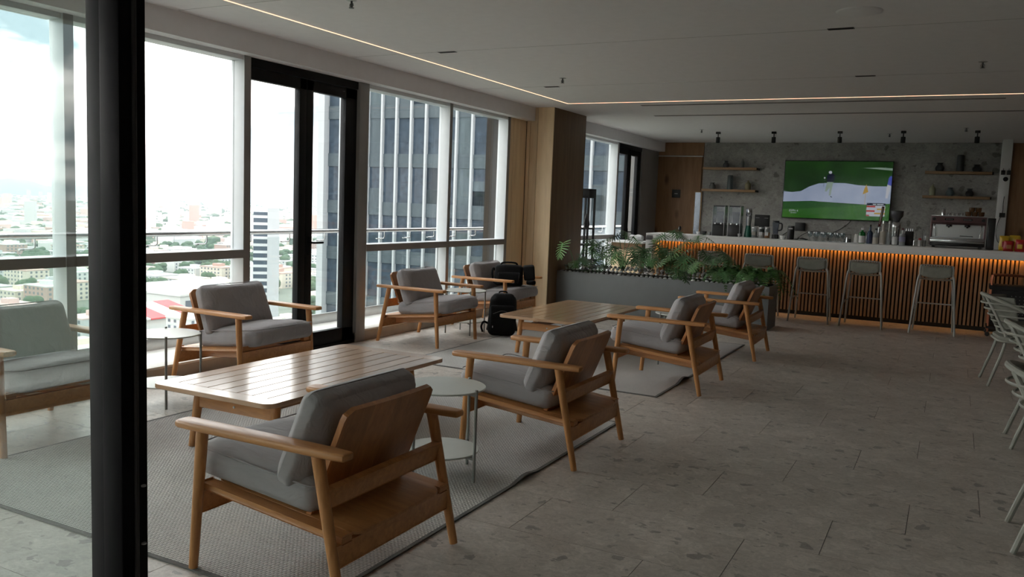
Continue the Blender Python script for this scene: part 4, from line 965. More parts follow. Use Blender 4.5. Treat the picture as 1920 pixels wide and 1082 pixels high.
# bar stools
def tube_pts(mb, pts, r, n=8, seg=5): mb.tube(arc_pts(pts, seg), r, n); return mb
def make_stool():
    t = thing('bar_stool', 'stool', 'bar stool')
    for s in (-1, 1):
        tube_pts(MB(), [(s * 0.26, -0.23, 0), (s * 0.225, -0.19, 0.45), (s * 0.205, -0.165, 0.70), (s * 0.175, -0.16, 0.765), (s * 0.165, -0.15, 0.76)], 0.0125).stand().build('leg', 'stool_tube', t)
        tube_pts(MB(), [(s * 0.235, 0.23, 0), (s * 0.205, 0.18, 0.45), (s * 0.185, 0.14, 0.66), (s * 0.165, 0.08, 0.695)], 0.0125).stand().build('leg', 'stool_tube', t)
        MB().tube([(s * 0.233, -0.2, 0.33), (s * 0.217, 0.195, 0.33)], 0.008, 8).build('footrest_bar', 'stool_tube', t)
        MB().tube([(s * 0.238, -0.205, 0.29), (s * 0.215, -0.06, 0.33)], 0.006, 6).build('brace', 'stool_tube', t)
    MB().tube([(-0.217, 0.195, 0.36), (0.217, 0.195, 0.36)], 0.009, 8).build('footrest_bar', 'stool_tube', t)
    # back rest frame + sling
    tube_pts(MB(), [(-0.185, -0.155, 0.725), (-0.19, -0.17, 0.80), (-0.185, -0.18, 0.855), (-0.165, -0.183, 0.873), (0, -0.188, 0.878), (0.165, -0.183, 0.873), (0.185, -0.18, 0.855), (0.19, -0.17, 0.80), (0.185, -0.155, 0.725)], 0.0115).build('back_frame', 'stool_tube', t)
    def sheet(fn, nx=10, ny=6, th=0.006, nrm=Vector((0, -1, 0))):
        mb = MB(); g = [[mb.bm.verts.new(fn(i / nx, j / ny)) for j in range(ny + 1)] for i in range(nx + 1)]
        for i in range(nx):
            for j in range(ny): mb.bm.faces.new((g[i][j], g[i + 1][j], g[i + 1][j + 1], g[i][j + 1]))
        r = bmesh.ops.extrude_face_region(mb.bm, geom=list(mb.bm.faces))
        for e in r['geom']:
            if isinstance(e, bmesh.types.BMVert): e.co += nrm * th
        return mb
    sheet(lambda u, v: (-0.18 + 0.36 * u, -0.165 - 0.012 * v, (0.745 - 0.04 * (1 - (2 * u - 1) ** 2)) * (1 - v) + 0.862 * v)).build('back_sling', 'sage_sling', t, smooth=180)
    sheet(lambda u, v: (-0.185 + 0.37 * u, -0.15 + 0.30 * v, 0.70 - 0.012 * (1 - (2 * u - 1) ** 2)), nrm=Vector((0, 0, -1))).build('seat', 'sage_sling', t, smooth=180)
    for s in (-1, 1): tube_pts(MB(), [(s * 0.185, -0.155, 0.73), (s * 0.188, 0.0, 0.698), (s * 0.18, 0.15, 0.692)], 0.0115).build('seat_frame', 'stool_tube', t)
    st_ = MB()
    for k in range(12): st_.box(-0.17 + 0.029 * k, -0.156 + 0.029 * k, -0.199, -0.193, 0.869, 0.880)
    st_.build('lacing', 'dark_steel', t)
    return t
sl = make_stool(); sl.location = (-1.655, 12.09, 0); sl['label'] = 'low-backed grey bar stool nearest the planter, of three in full view'; G = 'bar stools along the counter'; sl['group'] = G
dup(sl, (-0.995, 12.08, 0), 0.0, 'low-backed grey bar stool in the middle of three in full view', G)
dup(sl, (-0.15, 12.06, 0), 0.0, 'rightmost low-backed grey bar stool, standing apart', G)
dup(sl, (-2.36, 12.10, 0), 0.0, 'bar stool half hidden behind the fern end of the planter', G)
dup(sl, (-3.02, 12.10, 0), 0.0, 'bar stool almost hidden behind the planter leaves', G)

# ------------------------------------------------------------------ back wall: shelves, vases, television
SH = [('upper oak wall shelf left of the television', -4.30, -3.30, 2.255), ('lower oak wall shelf left of the television', -4.30, -3.30, 1.848), ('upper oak wall shelf right of the television', -0.51, 0.48, 2.243), ('lower oak wall shelf right of the television', -0.52, 0.48, 1.835)]
for lab, x0, x1, z in SH:
    t = thing('wall_shelf', lab, 'shelf', (0, 0, 0), group='oak wall shelves beside the television')
    MB().box(x0, x1, YB - 0.22, YB - 0.001, z - 0.022, z + 0.022, 0.002).build('shelf_board', 'shelf_oak', t)
    MB().box(x1, x1 + 0.02, YB - 0.20, YB - 0.001, z - 0.018, z + 0.018).build('end_cap', 'bar_back', t)
def vase(prof, mat, x, z, lab, y=YB - 0.12):
    t = MB().lathe(prof, (0, 0, 0), 22).build('vase', mat, None, smooth=60, loc=(x, y, z)); tag(t, lab, 'vase', 'pottery on the wall shelves')
def jug(r, h): return [(0, 0), (r * 0.75, 0), (r, h * 0.3), (r * 0.98, h * 0.5), (r * 0.55, h * 0.78), (r * 0.5, h * 0.84), (r * 0.72, h), (r * 0.66, h), (r * 0.42, h * 0.84), (0, h * 0.8)]
def cyl(r, h): return [(0, 0), (r * 0.97, 0), (r, h * 0.03), (r, h * 0.9), (r * 0.92, h * 0.96), (r * 0.8, h), (r * 0.7, h), (r * 0.7, h * 0.9), (0, h * 0.88)]
def bottle_v(r, h): return [(0, 0), (r * 0.95, 0), (r, h * 0.06), (r, h * 0.6), (r * 0.75, h * 0.74), (r * 0.3, h * 0.84), (r * 0.28, h * 0.96), (r * 0.36, h), (0, h)]
vase(jug(0.056, 0.125), 'vase_dark', -3.885, 2.277, 'small dark jug on the upper left shelf'); vase(bottle_v(0.034, 0.16), 'vase_grey', -3.58, 2.277, 'slim grey bottle on the upper left shelf')
vase(jug(0.058, 0.122), 'vase_grey', -4.12, 1.870, 'small grey jug on the lower left shelf'); vase(cyl(0.052, 0.265), 'vase_slate', -3.79, 1.870, 'tall slate cylinder vase on the lower left shelf'); vase(bottle_v(0.054, 0.175), 'vase_olive', -3.455, 1.870, 'olive stoneware bottle on the lower left shelf')
vase(jug(0.068, 0.14), 'vase_dark', -0.295, 2.265, 'dark round jug on the upper right shelf'); vase(cyl(0.056, 0.275), 'vase_dark', 0.006, 2.265, 'tall black cylinder vase on the upper right shelf'); vase(jug(0.07, 0.118), 'vase_dark', 0.255, 2.265, 'wide dark pot on the upper right shelf')
vase(bottle_v(0.047, 0.19), 'vase_sage', -0.378, 1.857, 'pale sage bottle on the lower right shelf'); vase(jug(0.062, 0.14), 'vase_slate', -0.11, 1.857, 'dark blue jug in the middle of the lower right shelf'); vase(jug(0.062, 0.13), 'vase_dark', 0.18, 1.857, 'dark jug at the right of the lower right shelf')

tv = thing('television', 'large wall television showing green golf course with bunker', 'television', (-1.912, YB, 1.905))
def tri_flat(name, pts, mat, parent, y):
    mb = MB(); mb.face([(x, y, z) for x, z in pts]); return mb.build(name, mat, parent, smooth=None)
MB().box(-0.908, 0.908, -0.10, -0.045, -0.522, 0.522, 0.004).build('housing', 'black_plastic', tv)
MB().box(-0.3, 0.3, -0.045, 0.0, -0.25, 0.25).build('wall_mount', 'dark_steel', tv)
def screen_green(name, c1, c2, st_, sc):
    m = bpy.data.materials.new(name); m.use_nodes = True; nt = m.node_tree; nt.nodes.clear()
    o = N(nt, 'ShaderNodeOutputMaterial'); e = N(nt, 'ShaderNodeEmission', Strength=st_); tc = N(nt, 'ShaderNodeTexCoord'); no = N(nt, 'ShaderNodeTexNoise', Scale=sc, Detail=2.0); rp = N(nt, 'ShaderNodeValToRGB')
    rp.color_ramp.elements[0].color = (*c1, 1); rp.color_ramp.elements[1].color = (*c2, 1); rp.color_ramp.elements[0].position = 0.35; rp.color_ramp.elements[1].position = 0.65
    nt.links.new(tc.outputs['Object'], no.inputs['Vector']); nt.links.new(no.outputs['Fac'], rp.inputs['Fac']); nt.links.new(rp.outputs['Color'], e.inputs['Color'])
    gl = N(nt, 'ShaderNodeBsdfGlossy', Roughness=0.12); gl.inputs['Color'].default_value = (0.015, 0.015, 0.015, 1); ad = N(nt, 'ShaderNodeAddShader'); nt.links.new(e.outputs[0], ad.inputs[0]); nt.links.new(gl.outputs[0], ad.inputs[1]); nt.links.new(ad.outputs[0], o.inputs['Surface']); MATS[name] = m
K = 0.052
screen_green('tv_dark_green', (0.010, 0.045, 0.0085), (0.03, 0.115, 0.02), K, 1.6); screen_green('tv_green', (0.035, 0.17, 0.02), (0.075, 0.25, 0.035), K, 2.5); screen_green('tv_mid_green', (0.015, 0.10, 0.012), (0.025, 0.14, 0.02), K, 3)
screen_green('tv_sand', (0.50, 0.60, 0.82), (0.62, 0.71, 0.93), K, 3); screen_green('tv_pale', (0.36, 0.50, 0.40), (0.5, 0.62, 0.52), K, 3); screen_green('tv_navy', (0.005, 0.006, 0.03), (0.012, 0.014, 0.06), K, 4); screen_green('tv_white', (0.75, 0.8, 0.9), (0.85, 0.88, 0.95), K, 4)
screen_green('tv_red', (0.6, 0.02, 0.02), (0.7, 0.04, 0.03), K, 4); screen_green('tv_yellow', (0.75, 0.45, 0.08), (0.8, 0.52, 0.12), K, 4); screen_green('tv_blue', (0.10, 0.13, 0.65), (0.14, 0.18, 0.75), K, 4)
Yf = -0.1008
scr = tri_flat('screen', [(-0.895, -0.508), (0.895, -0.508), (0.895, 0.508), (-0.895, 0.508)], 'tv_dark_green', tv, Yf)
bunk = [(-0.895, -0.04), (-0.75, -0.05), (-0.60, -0.03), (-0.45, 0.06), (-0.30, 0.115), (-0.1, 0.13), (0.15, 0.13), (0.35, 0.10), (0.6, 0.085), (0.895, 0.09), (0.895, -0.21), (0.5, -0.235), (0.1, -0.22), (-0.4, -0.20), (-0.895, -0.225)]
tri_flat('screen_bunker', bunk, 'tv_sand', scr, Yf - 0.0004)
tri_flat('screen_fairway', [(-0.895, -0.225), (-0.4, -0.20), (0.1, -0.22), (0.5, -0.235), (0.895, -0.21), (0.895, -0.508), (-0.895, -0.508)], 'tv_green', scr, Yf - 0.0003)
tri_flat('screen_rough', [(-0.895, -0.225), (-0.4, -0.20), (0.1, -0.22), (0.5, -0.235), (0.2, -0.27), (-0.2, -0.31), (-0.6, -0.345), (-0.895, -0.36)], 'tv_mid_green', scr, Yf - 0.0005)
tri_flat('screen_bank', [(0.42, 0.40), (0.6, 0.385), (0.895, 0.36), (0.895, 0.40), (0.7, 0.41)], 'tv_pale', scr, Yf - 0.0004)
gm = Yf - 0.0007
def oval(cx, cz, rx, rz, n=14): return [(cx + rx * math.cos(2 * PI * k / n), cz + rz * math.sin(2 * PI * k / n)) for k in range(n)]
tri_flat('screen_golfer_jacket', [(-0.165, 0.145), (-0.05, 0.145), (-0.035, 0.26), (-0.06, 0.29), (-0.12, 0.295), (-0.165, 0.26)], 'tv_navy', scr, gm)
tri_flat('screen_golfer_cap', oval(-0.115, 0.315, 0.028, 0.026), 'tv_white', scr, gm - 0.0002)
tri_flat('screen_golfer_trousers', [(-0.16, 0.145), (-0.055, 0.145), (-0.07, 0.03), (-0.085, -0.095), (-0.115, -0.095), (-0.11, 0.05), (-0.16, -0.03), (-0.185, -0.02)], 'tv_pale', scr, gm - 0.0001)
tri_flat('screen_golfer_shoe', [(-0.085, -0.105), (-0.055, -0.12), (-0.06, -0.13), (-0.095, -0.115)], 'tv_navy', scr, gm - 0.0002)
tri_flat('screen_golfer_glove', oval(-0.205, 0.215, 0.014, 0.016), 'tv_white', scr, gm); tri_flat('screen_golf_club', [(-0.21, 0.2), (-0.206, 0.2), (-0.212, 0.06), (-0.216, 0.06)], 'tv_navy', scr, gm)
tri_flat('screen_flag', [(0.495, 0.125), (0.535, -0.015), (0.445, -0.06), (0.46, 0.02)], 'tv_yellow', scr, gm); tri_flat('screen_flagpole', [(0.488, -0.24), (0.494, -0.24), (0.494, -0.02), (0.488, -0.02)], 'tv_yellow', scr, gm)
tri_flat('screen_player', [(0.83, 0.12), (0.895, 0.10), (0.895, 0.265), (0.87, 0.265), (0.845, 0.23)], 'tv_blue', scr, gm); tri_flat('screen_player_legs', [(0.815, -0.12), (0.85, -0.12), (0.89, 0.1), (0.83, 0.12), (0.82, 0.05)], 'tv_white', scr, gm)
sx0, sx1, sz0, sz1 = 0.525, 0.825, -0.435, -0.205
tri_flat('screen_scoreboard', [(sx0, sz0), (sx1, sz0), (sx1, sz1), (sx0, sz1)], 'tv_white', scr, gm)
tri_flat('screen_score_header', [(sx0, sz1 - 0.042), (sx1, sz1 - 0.042), (sx1, sz1), (sx0, sz1)], 'tv_navy', scr, gm - 0.0002)
for (a, b_, c, d, mm) in ((0.0, 0.14, -0.075, -0.047, 'tv_red'), (0.0, 0.135, -0.155, -0.125, 'tv_red'), (0.0, 0.05, -0.228, -0.205, 'tv_red'), (0.17, 0.3, -0.118, -0.092, 'tv_yellow'), (0.13, 0.3, -0.192, -0.166, 'tv_yellow')):
    tri_flat('screen_score_row', [(sx0 + a, sz1 + c), (sx0 + b_, sz1 + c), (sx0 + b_, sz1 + d), (sx0 + a, sz1 + d)], mm, scr, gm - 0.0002)
for (a, z_) in ((0.10, -0.021), (0.165, -0.021), (0.22, -0.021)): tri_flat('screen_score_text', [(sx0 + a, sz1 + z_ - 0.008), (sx0 + a + 0.05, sz1 + z_ - 0.008), (sx0 + a + 0.05, sz1 + z_ + 0.008), (sx0 + a, sz1 + z_ + 0.008)], 'tv_white', scr, gm - 0.0004)
def text(name, body, size, mat, parent, loc, rot=(PI / 2, 0, 0), ext=0.0005):
    cu = bpy.data.curves.new(name, 'FONT'); cu.body = body; cu.size = size; cu.align_x = 'CENTER'; cu.align_y = 'CENTER'; cu.extrude = ext; cu.materials.append(MATS[mat])
    tmp = bpy.data.objects.new(name, cu); me = bpy.data.meshes.new_from_object(tmp); bpy.data.objects.remove(tmp)
    return share(name, me, parent, loc, rot)
text('screen_logo', 'ESPN 4', 0.052, 'tv_white', scr, (-0.70, gm - 0.001, -0.385)); text('screen_logo', 'EN VIVO', 0.026, 'tv_white', scr, (-0.70, gm - 0.001, -0.425))

# sign and mirror by the door, sockets and cables
t = thing('door_sign', 'small square black sign on the knotty wood door', 'sign', (-4.845, YB - 0.02, 1.765))
MB().box(-0.08, 0.08, -0.006, 0.007, -0.078, 0.078, 0.002).build('plate', 'black_plastic', t); MB().box(-0.034, 0.034, -0.008, -0.005, -0.004, 0.004).build('lettering', 'label_white', t)
t = thing('wall_mirror', 'narrow framed mirror at the right edge of the wooden door wall', 'mirror', (-4.405, YB - 0.014, 1.42))
MB().box(-0.06, 0.05, -0.01, 0.0, -0.42, 0.38).build('mirror_glass', 'mirror_dim', t)
fr = MB(); fr.box(0.05, 0.075, -0.02, 0.0, -0.44, 0.40); fr.box(-0.08, -0.06, -0.02, 0.0, -0.44, 0.40); fr.box(-0.06, 0.05, -0.02, 0, 0.38, 0.40); fr.box(-0.06, 0.05, -0.02, 0, -0.44, -0.42); fr.build('frame', 'shelf_oak', t)
t = thing('socket_box', 'black socket box on the stone wall under the television', 'socket', (-2.49, YB, 1.232))
MB().box(-0.085, 0.085, -0.06, -0.001, -0.075, 0.075, 0.006).build('box', 'black_plastic', t); MB().tube(arc_pts([(-0.09, -0.03, -0.06), (-0.2, -0.03, -0.10), (-0.32, -0.02, -0.2), (-0.33, -0.02, -0.35)], 5), 0.007, 6).build('cord', 'black_plastic', t)
o = MB().tube(arc_pts([(-1.62, YB - 0.012, 1.40), (-1.68, YB - 0.012, 1.32), (-1.80, YB - 0.012, 1.22), (-1.92, YB - 0.012, 1.14), (-2.0, YB - 0.012, 1.05), (-2.02, YB - 0.012, 0.8)], 5), 0.006, 6).build('cable', 'black_plastic'); tag(o, 'thin black cable hanging below the television', 'cable')
o = MB().tube(arc_pts([(-2.52, YB - 0.03, 1.02), (-2.42, YB - 0.03, 1.10), (-2.28, YB - 0.03, 1.155), (-2.13, YB - 0.03, 1.15), (-2.0, YB - 0.03, 1.08), (-1.98, YB - 0.03, 0.9)], 5), 0.006, 6).build('cable', 'black_plastic'); tag(o, 'black cable arching on the stone wall above the glasses', 'cable')
# white post right of the bar with its small devices
struct(MB().box(0.572, 0.712, 15.44, 15.62, 0, CEIL, 0.003).build('wall_post', 'white_paint'))
for x, z, w, h, lab in ((0.612, 2.232, 0.055, 0.07, 'left of two small black boxes on the white post'), (0.69, 2.232, 0.05, 0.07, 'right of two small black boxes on the white post'), (0.655, 1.565, 0.08, 0.07, 'black power adapter low on the white post')):
    t = thing('device_box', lab, 'device', (x, 15.44, z)); MB().box(-w / 2, w / 2, -0.03, -0.001, -h / 2, h / 2, 0.004).build('case', 'black_plastic', t); MB().tube([(0, -0.01, h / 2), (0, -0.012, h / 2 + 0.03)], 0.004, 6).build('cable_stub', 'black_plastic', t)
o = MB().lathe([(0, -0.012), (0.03, -0.012), (0.036, 0.0), (0.036, 0.01), (0, 0.012)], (0, 0, 0), 18).build('door_camera', 'black_plastic', loc=(0.655, 15.428, 2.13)); o.rotation_euler = (PI / 2, 0, 0); tag(o, 'round black device on the white post', 'device')
o = MB().tube(arc_pts([(0.66, 15.43, 1.86), (0.655, 15.43, 1.75), (0.655, 15.43, 1.60), (0.61, 15.43, 1.46), (0.59, 15.43, 1.30), (0.62, 15.43, 1.16), (0.68, 15.42, 1.10)], 5), 0.005, 6).build('cable', 'black_plastic'); tag(o, 'thin black cable looping down the white post', 'cable')

# ------------------------------------------------------------------ things on the counter
def blender(x, lab):
    t = thing('blender', lab, 'blender', (x, 13.02, CT), group='sound-enclosed blenders on the counter')
    MB().box(-0.092, 0.092, -0.11, 0.11, 0, 0.175, 0.012).build('motor_base', 'black_plastic', t)
    MB().box(-0.085, 0.085, -0.1, 0.1, 0.175, 0.20, 0.005).build('collar', 'dark_steel', t)
    for s in (-1, 1): MB().lathe([(0, 0), (0.014, 0), (0.012, 0.012), (0, 0.012)], (0, 0, 0), 12).build('knob', 'steel', t, loc=(s * 0.045, -0.11, 0.19)).rotation_euler = (PI / 2, 0, 0)
    e = MB(); e.box(-0.088, 0.088, -0.10, -0.096, 0.20, 0.445); e.box(-0.088, -0.084, -0.10, 0.10, 0.20, 0.445); e.box(0.084, 0.088, -0.10, 0.10, 0.20, 0.445); e.build('enclosure', 'blender_glass', t)
    MB().box(-0.092, 0.092, -0.105, 0.105, 0.445, 0.468, 0.0085).build('lid', 'smoke_plastic', t)
    for s in (-1, 1): MB().box(s * 0.090 - 0.006, s * 0.090 + 0.006, -0.108, -0.096, 0.0, 0.46, 0.003).build('rail', 'brushed_steel', t)
    MB().lathe([(0, 0.205), (0.04, 0.205), (0.055, 0.36), (0.05, 0.37), (0, 0.37)], (0, 0, 0), 14).build('jug', 'blender_glass', t)
blender(-3.205, 'left of the two blenders in clear hoods on the counter'); blender(-2.965, 'right of the two blenders in clear hoods on the counter')
t = thing('drink_mixer', 'green drink mixer with steel cup and chrome head', 'mixer', (-2.765, 13.0, CT))
MB().lathe([(0, 0), (0.058, 0), (0.056, 0.02), (0.038, 0.16), (0.036, 0.175), (0, 0.175)], (0, 0, 0), 20).build('base', 'mixer_green', t)
MB().lathe([(0, 0.175), (0.034, 0.175), (0.043, 0.31), (0.043, 0.315), (0, 0.315)], (0, 0, 0), 20).build('steel_cup', 'brushed_steel', t)
MB().lathe([(0, 0.315), (0.03, 0.315), (0.042, 0.33), (0.044, 0.40), (0.038, 0.43), (0, 0.435)], (0, 0, 0), 20).build('head', 'steel', t)
t = thing('card_terminal', 'square black display box standing behind the jars', 'display', (-2.585, 13.10, CT))
MB().box(-0.108, 0.108, -0.03, 0.03, 0.17, 0.345, 0.006).build('box', 'black_plastic', t); MB().box(-0.04, 0.04, -0.02, 0.02, 0.012, 0.175).build('stand', 'black_plastic', t); MB().box(-0.08, 0.08, -0.05, 0.05, 0, 0.014, 0.003).build('foot', 'black_plastic', t)
for s in (-1, 1): MB().box(s * 0.065 - 0.028, s * 0.065 + 0.028, -0.033, -0.029, 0.295, 0.301).build('marking', 'label_white', t)
for x, mat, lab in ((-2.655, 'jar_grey', 'grey-filled glass jar, left of three in front of the display box'), (-2.555, 'jar_white', 'white-filled glass jar, middle of three jars on the counter'), (-2.468, 'jar_rust', 'rust-filled glass jar, right of three jars on the counter')):
    t = thing('storage_jar', lab, 'jar', (x, 12.93, CT), group='glass jars on the counter')
    MB().lathe([(0, 0), (0.04, 0), (0.043, 0.01), (0.043, 0.115), (0.036, 0.13), (0.036, 0.14), (0, 0.14)], (0, 0, 0), 20).build('glass_body', 'drink_glass', t); MB().lathe([(0, 0.004), (0.039, 0.004), (0.039, 0.085), (0, 0.088)], (0, 0, 0), 18).build('contents', mat, t)
    MB().lathe([(0, 0.138), (0.04, 0.138), (0.04, 0.158), (0, 0.16)], (0, 0, 0), 20).build('lid', 'brushed_steel', t); MB().box(-0.025, 0.025, -0.0445, -0.040, 0.04, 0.09).build('paper_label', 'label_white' if mat != 'jar_grey' else 'label_cream', t)
t = thing('jug_blender', 'small clear jug blender with black handle beside the jars', 'blender', (-2.355, 12.97, CT))
MB().lathe([(0, 0), (0.055, 0), (0.05, 0.06), (0, 0.065)], (0, 0, 0), 18).build('motor_base', 'black_plastic', t); MB().lathe([(0, 0.065), (0.038, 0.065), (0.05, 0.24), (0.047, 0.24), (0.036, 0.07), (0, 0.07)], (0, 0, 0), 18).build('jug', 'blender_glass', t)
MB().tube(arc_pts([(0.045, 0, 0.23), (0.085, 0, 0.22), (0.085, 0, 0.14), (0.042, 0, 0.12)], 4), 0.011, 8).build('handle', 'black_plastic', t); MB().lathe([(0, 0.24), (0.05, 0.24), (0.045, 0.265), (0, 0.268)], (0, 0, 0), 18).build('lid', 'black_plastic', t)
t = thing('bean_grinder', 'small black electric coffee grinder left of the glasses', 'grinder', (-2.135, 12.98, CT)); MB().lathe([(0, 0), (0.05, 0), (0.05, 0.13), (0.046, 0.135), (0, 0.135)], (0, 0, 0), 20).build('body', 'black_plastic', t); MB().lathe([(0, 0.135), (0.049, 0.135), (0.049, 0.19), (0.042, 0.2), (0, 0.2)], (0, 0, 0), 20).build('lid', 'black_plastic', t); MB().box(-0.03, 0.03, -0.0515, -0.046, 0.155, 0.165).build('marking', 'label_white', t)
def bowl(x, y, r, h, mat, name, lab, cat): o = MB().lathe([(0, 0), (r * 0.62, 0), (r * 0.95, h * 0.8), (r, h), (r * 0.93, h), (r * 0.6, h * 0.12), (0, h * 0.1)], (0, 0, 0), 20).build(name, mat, loc=(x, y, CT)); return tag(o, lab, cat)
bowl(-2.222, 12.82, 0.042, 0.055, 'porcelain', 'small_bowl', 'small white porcelain bowl in front of the black grinder', 'bowl')
bowl(-3.50, 12.90, 0.033, 0.05, 'steel', 'steel_cup', 'small shiny steel cup at the left end of the counter', 'cup'); bowl(-3.41, 12.92, 0.036, 0.06, 'black_plastic', 'dark_cup', 'small black cup beside the left blender', 'cup'); bowl(-3.335, 12.95, 0.034, 0.055, 'brushed_steel', 'steel_cup', 'low steel cup right beside the left blender', 'cup')
bowl(-2.86, 12.85, 0.026, 0.05, 'brushed_steel', 'steel_cup', 'steel shot cup between blender and green mixer', 'cup')
t = thing('desk_bell', 'small black stand near the left end of the counter', 'stand', (-3.78, 12.85, CT)); MB().lathe([(0, 0), (0.035, 0), (0.035, 0.01), (0.008, 0.014), (0.006, 0.05), (0, 0.05)], (0, 0, 0), 16).build('base', 'black_plastic', t); MB().ball((0, 0, 0.085), 0.032, 2, (0.75, 0.6, 1.25)).build('head', 'black_plastic', t, smooth=180)
t = thing('cable_tangle', 'dark cable heap on the counter left of the glasses', 'cable', (-1.98, 12.95, CT)); MB().tube(arc_pts([(-0.09, 0, 0.0085), (-0.04, -0.04, 0.012), (0.03, 0.02, 0.022), (0.08, -0.02, 0.01), (0.03, -0.06, 0.02), (-0.05, 0.03, 0.022), (0.09, 0.03, 0.012)], 5), 0.008, 6).build('cord', 'black_plastic', t); MB().lathe([(0, 0), (0.018, 0), (0.02, 0.012), (0.012, 0.02), (0, 0.022)], (-0.01, -0.09, 0), 12).build('plug', 'steel', t)
# stemmed and plain glasses
gl0 = None
for i, (x, y) in enumerate(((-1.845, 12.86), (-1.79, 12.98), (-1.745, 12.87), (-1.695, 13.0), (-1.65, 12.86), (-1.60, 12.99), (-1.555, 12.86), (-1.505, 12.98), (-1.46, 12.86), (-1.41, 12.97))):
    if gl0 is None:
        gl0 = MB().lathe([(0, 0.0), (0.030, 0.0), (0.030, 0.003), (0.005, 0.0085), (0.004, 0.045), (0.012, 0.055), (0.030, 0.075), (0.033, 0.105), (0.029, 0.13), (0.0275, 0.13), (0.031, 0.105), (0.028, 0.077), (0.01, 0.058), (0, 0.056)], (0, 0, 0), 16).mesh('glass', 60); gl0.materials.append(MATS['drink_glass'])
    o = share('drinking_glass', gl0, None, (x, y, CT)); tag(o, 'clear stemmed glass in the row of glasses on the counter', 'glass', 'clear glasses on the counter')
t = thing('salt_shaker', 'small chrome shaker right of the glasses', 'shaker', (-1.34, 12.88, CT)); MB().lathe([(0, 0), (0.02, 0), (0.018, 0.05), (0, 0.05)], (0, 0, 0), 14).build('body', 'steel', t); MB().lathe([(0, 0.05), (0.017, 0.05), (0.015, 0.075), (0, 0.08)], (0, 0, 0), 14).build('cap', 'steel', t)
t = thing('sugar_caddy', 'small dark caddy behind the chrome shaker', 'caddy', (-1.35, 13.02, CT)); MB().box(-0.05, 0.05, -0.03, 0.03, 0, 0.05, 0.004).build('tray', 'dark_steel', t); MB().tube([(-0.045, 0, 0.05), (-0.045, 0, 0.11), (0.045, 0, 0.11), (0.045, 0, 0.05)], 0.004, 6).build('handle', 'dark_steel', t)
o = MB().lathe([(0, 0.0), (0.042, 0), (0.041, 0.005), (0.030, 0.12), (0.030, 0.125), (0, 0.127)], (0, 0, 0), 20).build('paper_cups', 'paper_white', loc=(-1.222, 12.98, CT)); tag(o, 'stack of white paper cups upside down left of the bottles', 'cup')
def bottle(x, y, h, r, body, lab, labmat=None, cap='black_plastic', lz=(0.08, 0.5), neck=0.3, capm=None, shoulder=0.12):
    t = thing('bottle', lab, 'bottle', (x, y, CT), group='spirit bottles on the counter')
    hs = h * (1 - neck - shoulder)
    MB().lathe([(0, 0), (r * 0.95, 0), (r, 0.0085), (r, hs), (r * 0.8, hs + h * shoulder * 0.6), (r * 0.36, hs + h * shoulder), (r * 0.33, h * 0.93), (0, h * 0.93)], (0, 0, 0), 20).build('glass_body', body, t)
    MB().lathe([(0, h * 0.88), (r * 0.4, h * 0.88), (r * 0.4, h), (0, h)], (0, 0, 0), 14).build('cap', cap, t)
    if labmat: MB().lathe([(r * 1.015, h * lz[0]), (r * 1.015, h * lz[1])], (0, 0, 0), 20).build('paper_label', labmat, t)
bottle(-1.143, 12.85, 0.215, 0.042, 'bottle_green', 'green gin bottle with pale label, leftmost of the bottles', 'label_white', 'label_white', (0.04, 0.50), 0.22)
bottle(-1.085, 13.03, 0.165, 0.022, 'bottle_clear', 'small clear bottle just behind the green bottle', None, 'label_white')
bottle(-1.042, 12.86, 0.27, 0.037, 'bottle_blue', 'clear bottle with dark blue label and black cap', 'label_navy', 'black_plastic', (0.05, 0.48), 0.32)
bottle(-0.965, 12.85, 0.22, 0.037, 'bottle_clear', 'short bottle with cream label and maroon top band', 'label_cream', 'black_plastic', (0.02, 0.42), 0.28)
bottle(-0.877, 12.86, 0.33, 0.038, 'jar_white', 'tall beige bottle with steel pourer in the middle', 'label_cream', 'steel', (0.05, 0.55), 0.42)
bottle(-0.80, 12.89, 0.33, 0.033, 'bottle_clear', 'tall slim clear bottle left of the coffee grinder', None, 'label_white', neck=0.45)
bottle(-0.716, 12.83, 0.19, 0.038, 'bottle_clear', 'etched clear bottle in front of the coffee grinder', 'label_white', 'steel', (0.05, 0.6), 0.3)
bottle(-0.625, 12.84, 0.24, 0.042, 'bottle_clear', 'clear bottle with lilac band label, rightmost of the bottles', 'label_lilac', 'label_maroon', (0.22, 0.5), 0.3)
t = thing('beer_tap', 'slim dark red beer tap handle rising in front of the television', 'tap', (-0.94, 13.0, CT)); MB().tube([(0, 0, 0), (0, 0, 0.24)], 0.012, 10).build('column', 'steel', t); MB().tube([(-0.03, 0, 0.24), (0.03, 0, 0.24)], 0.014, 10).build('valve', 'steel', t); MB().beam((0, 0, 0.25), (0.032, 0, 0.53), 0.034, 0.028, up=(0, 1, 0), bev=0.004).build('handle', 'label_maroon', t); MB().beam((0.001, -0.016, 0.28), (0.028, -0.016, 0.51), 0.012, 0.004, up=(0, 1, 0)).build('lettering', 'label_cream', t)
t = thing('coffee_grinder', 'tall chrome coffee grinder with dark conical bean hopper', 'grinder', (-0.722, 13.03, CT)); MB().box(-0.055, 0.075, -0.08, 0.08, 0, 0.06, 0.006).build('base', 'dark_steel', t); MB().lathe([(0, 0.06), (0.05, 0.06), (0.052, 0.2), (0.06, 0.24), (0.058, 0.3), (0.04, 0.32), (0, 0.32)], (0, 0, 0), 20).build('body', 'steel', t)
MB().lathe([(0, 0.32), (0.035, 0.32), (0.055, 0.37), (0.08, 0.40), (0.082, 0.465), (0, 0.465)], (0, 0, 0), 22).build('hopper', 'smoke_plastic', t); MB().lathe([(0, 0.465), (0.086, 0.465), (0.084, 0.475), (0, 0.478)], (0, 0, 0), 22).build('hopper_lid', 'black_plastic', t)
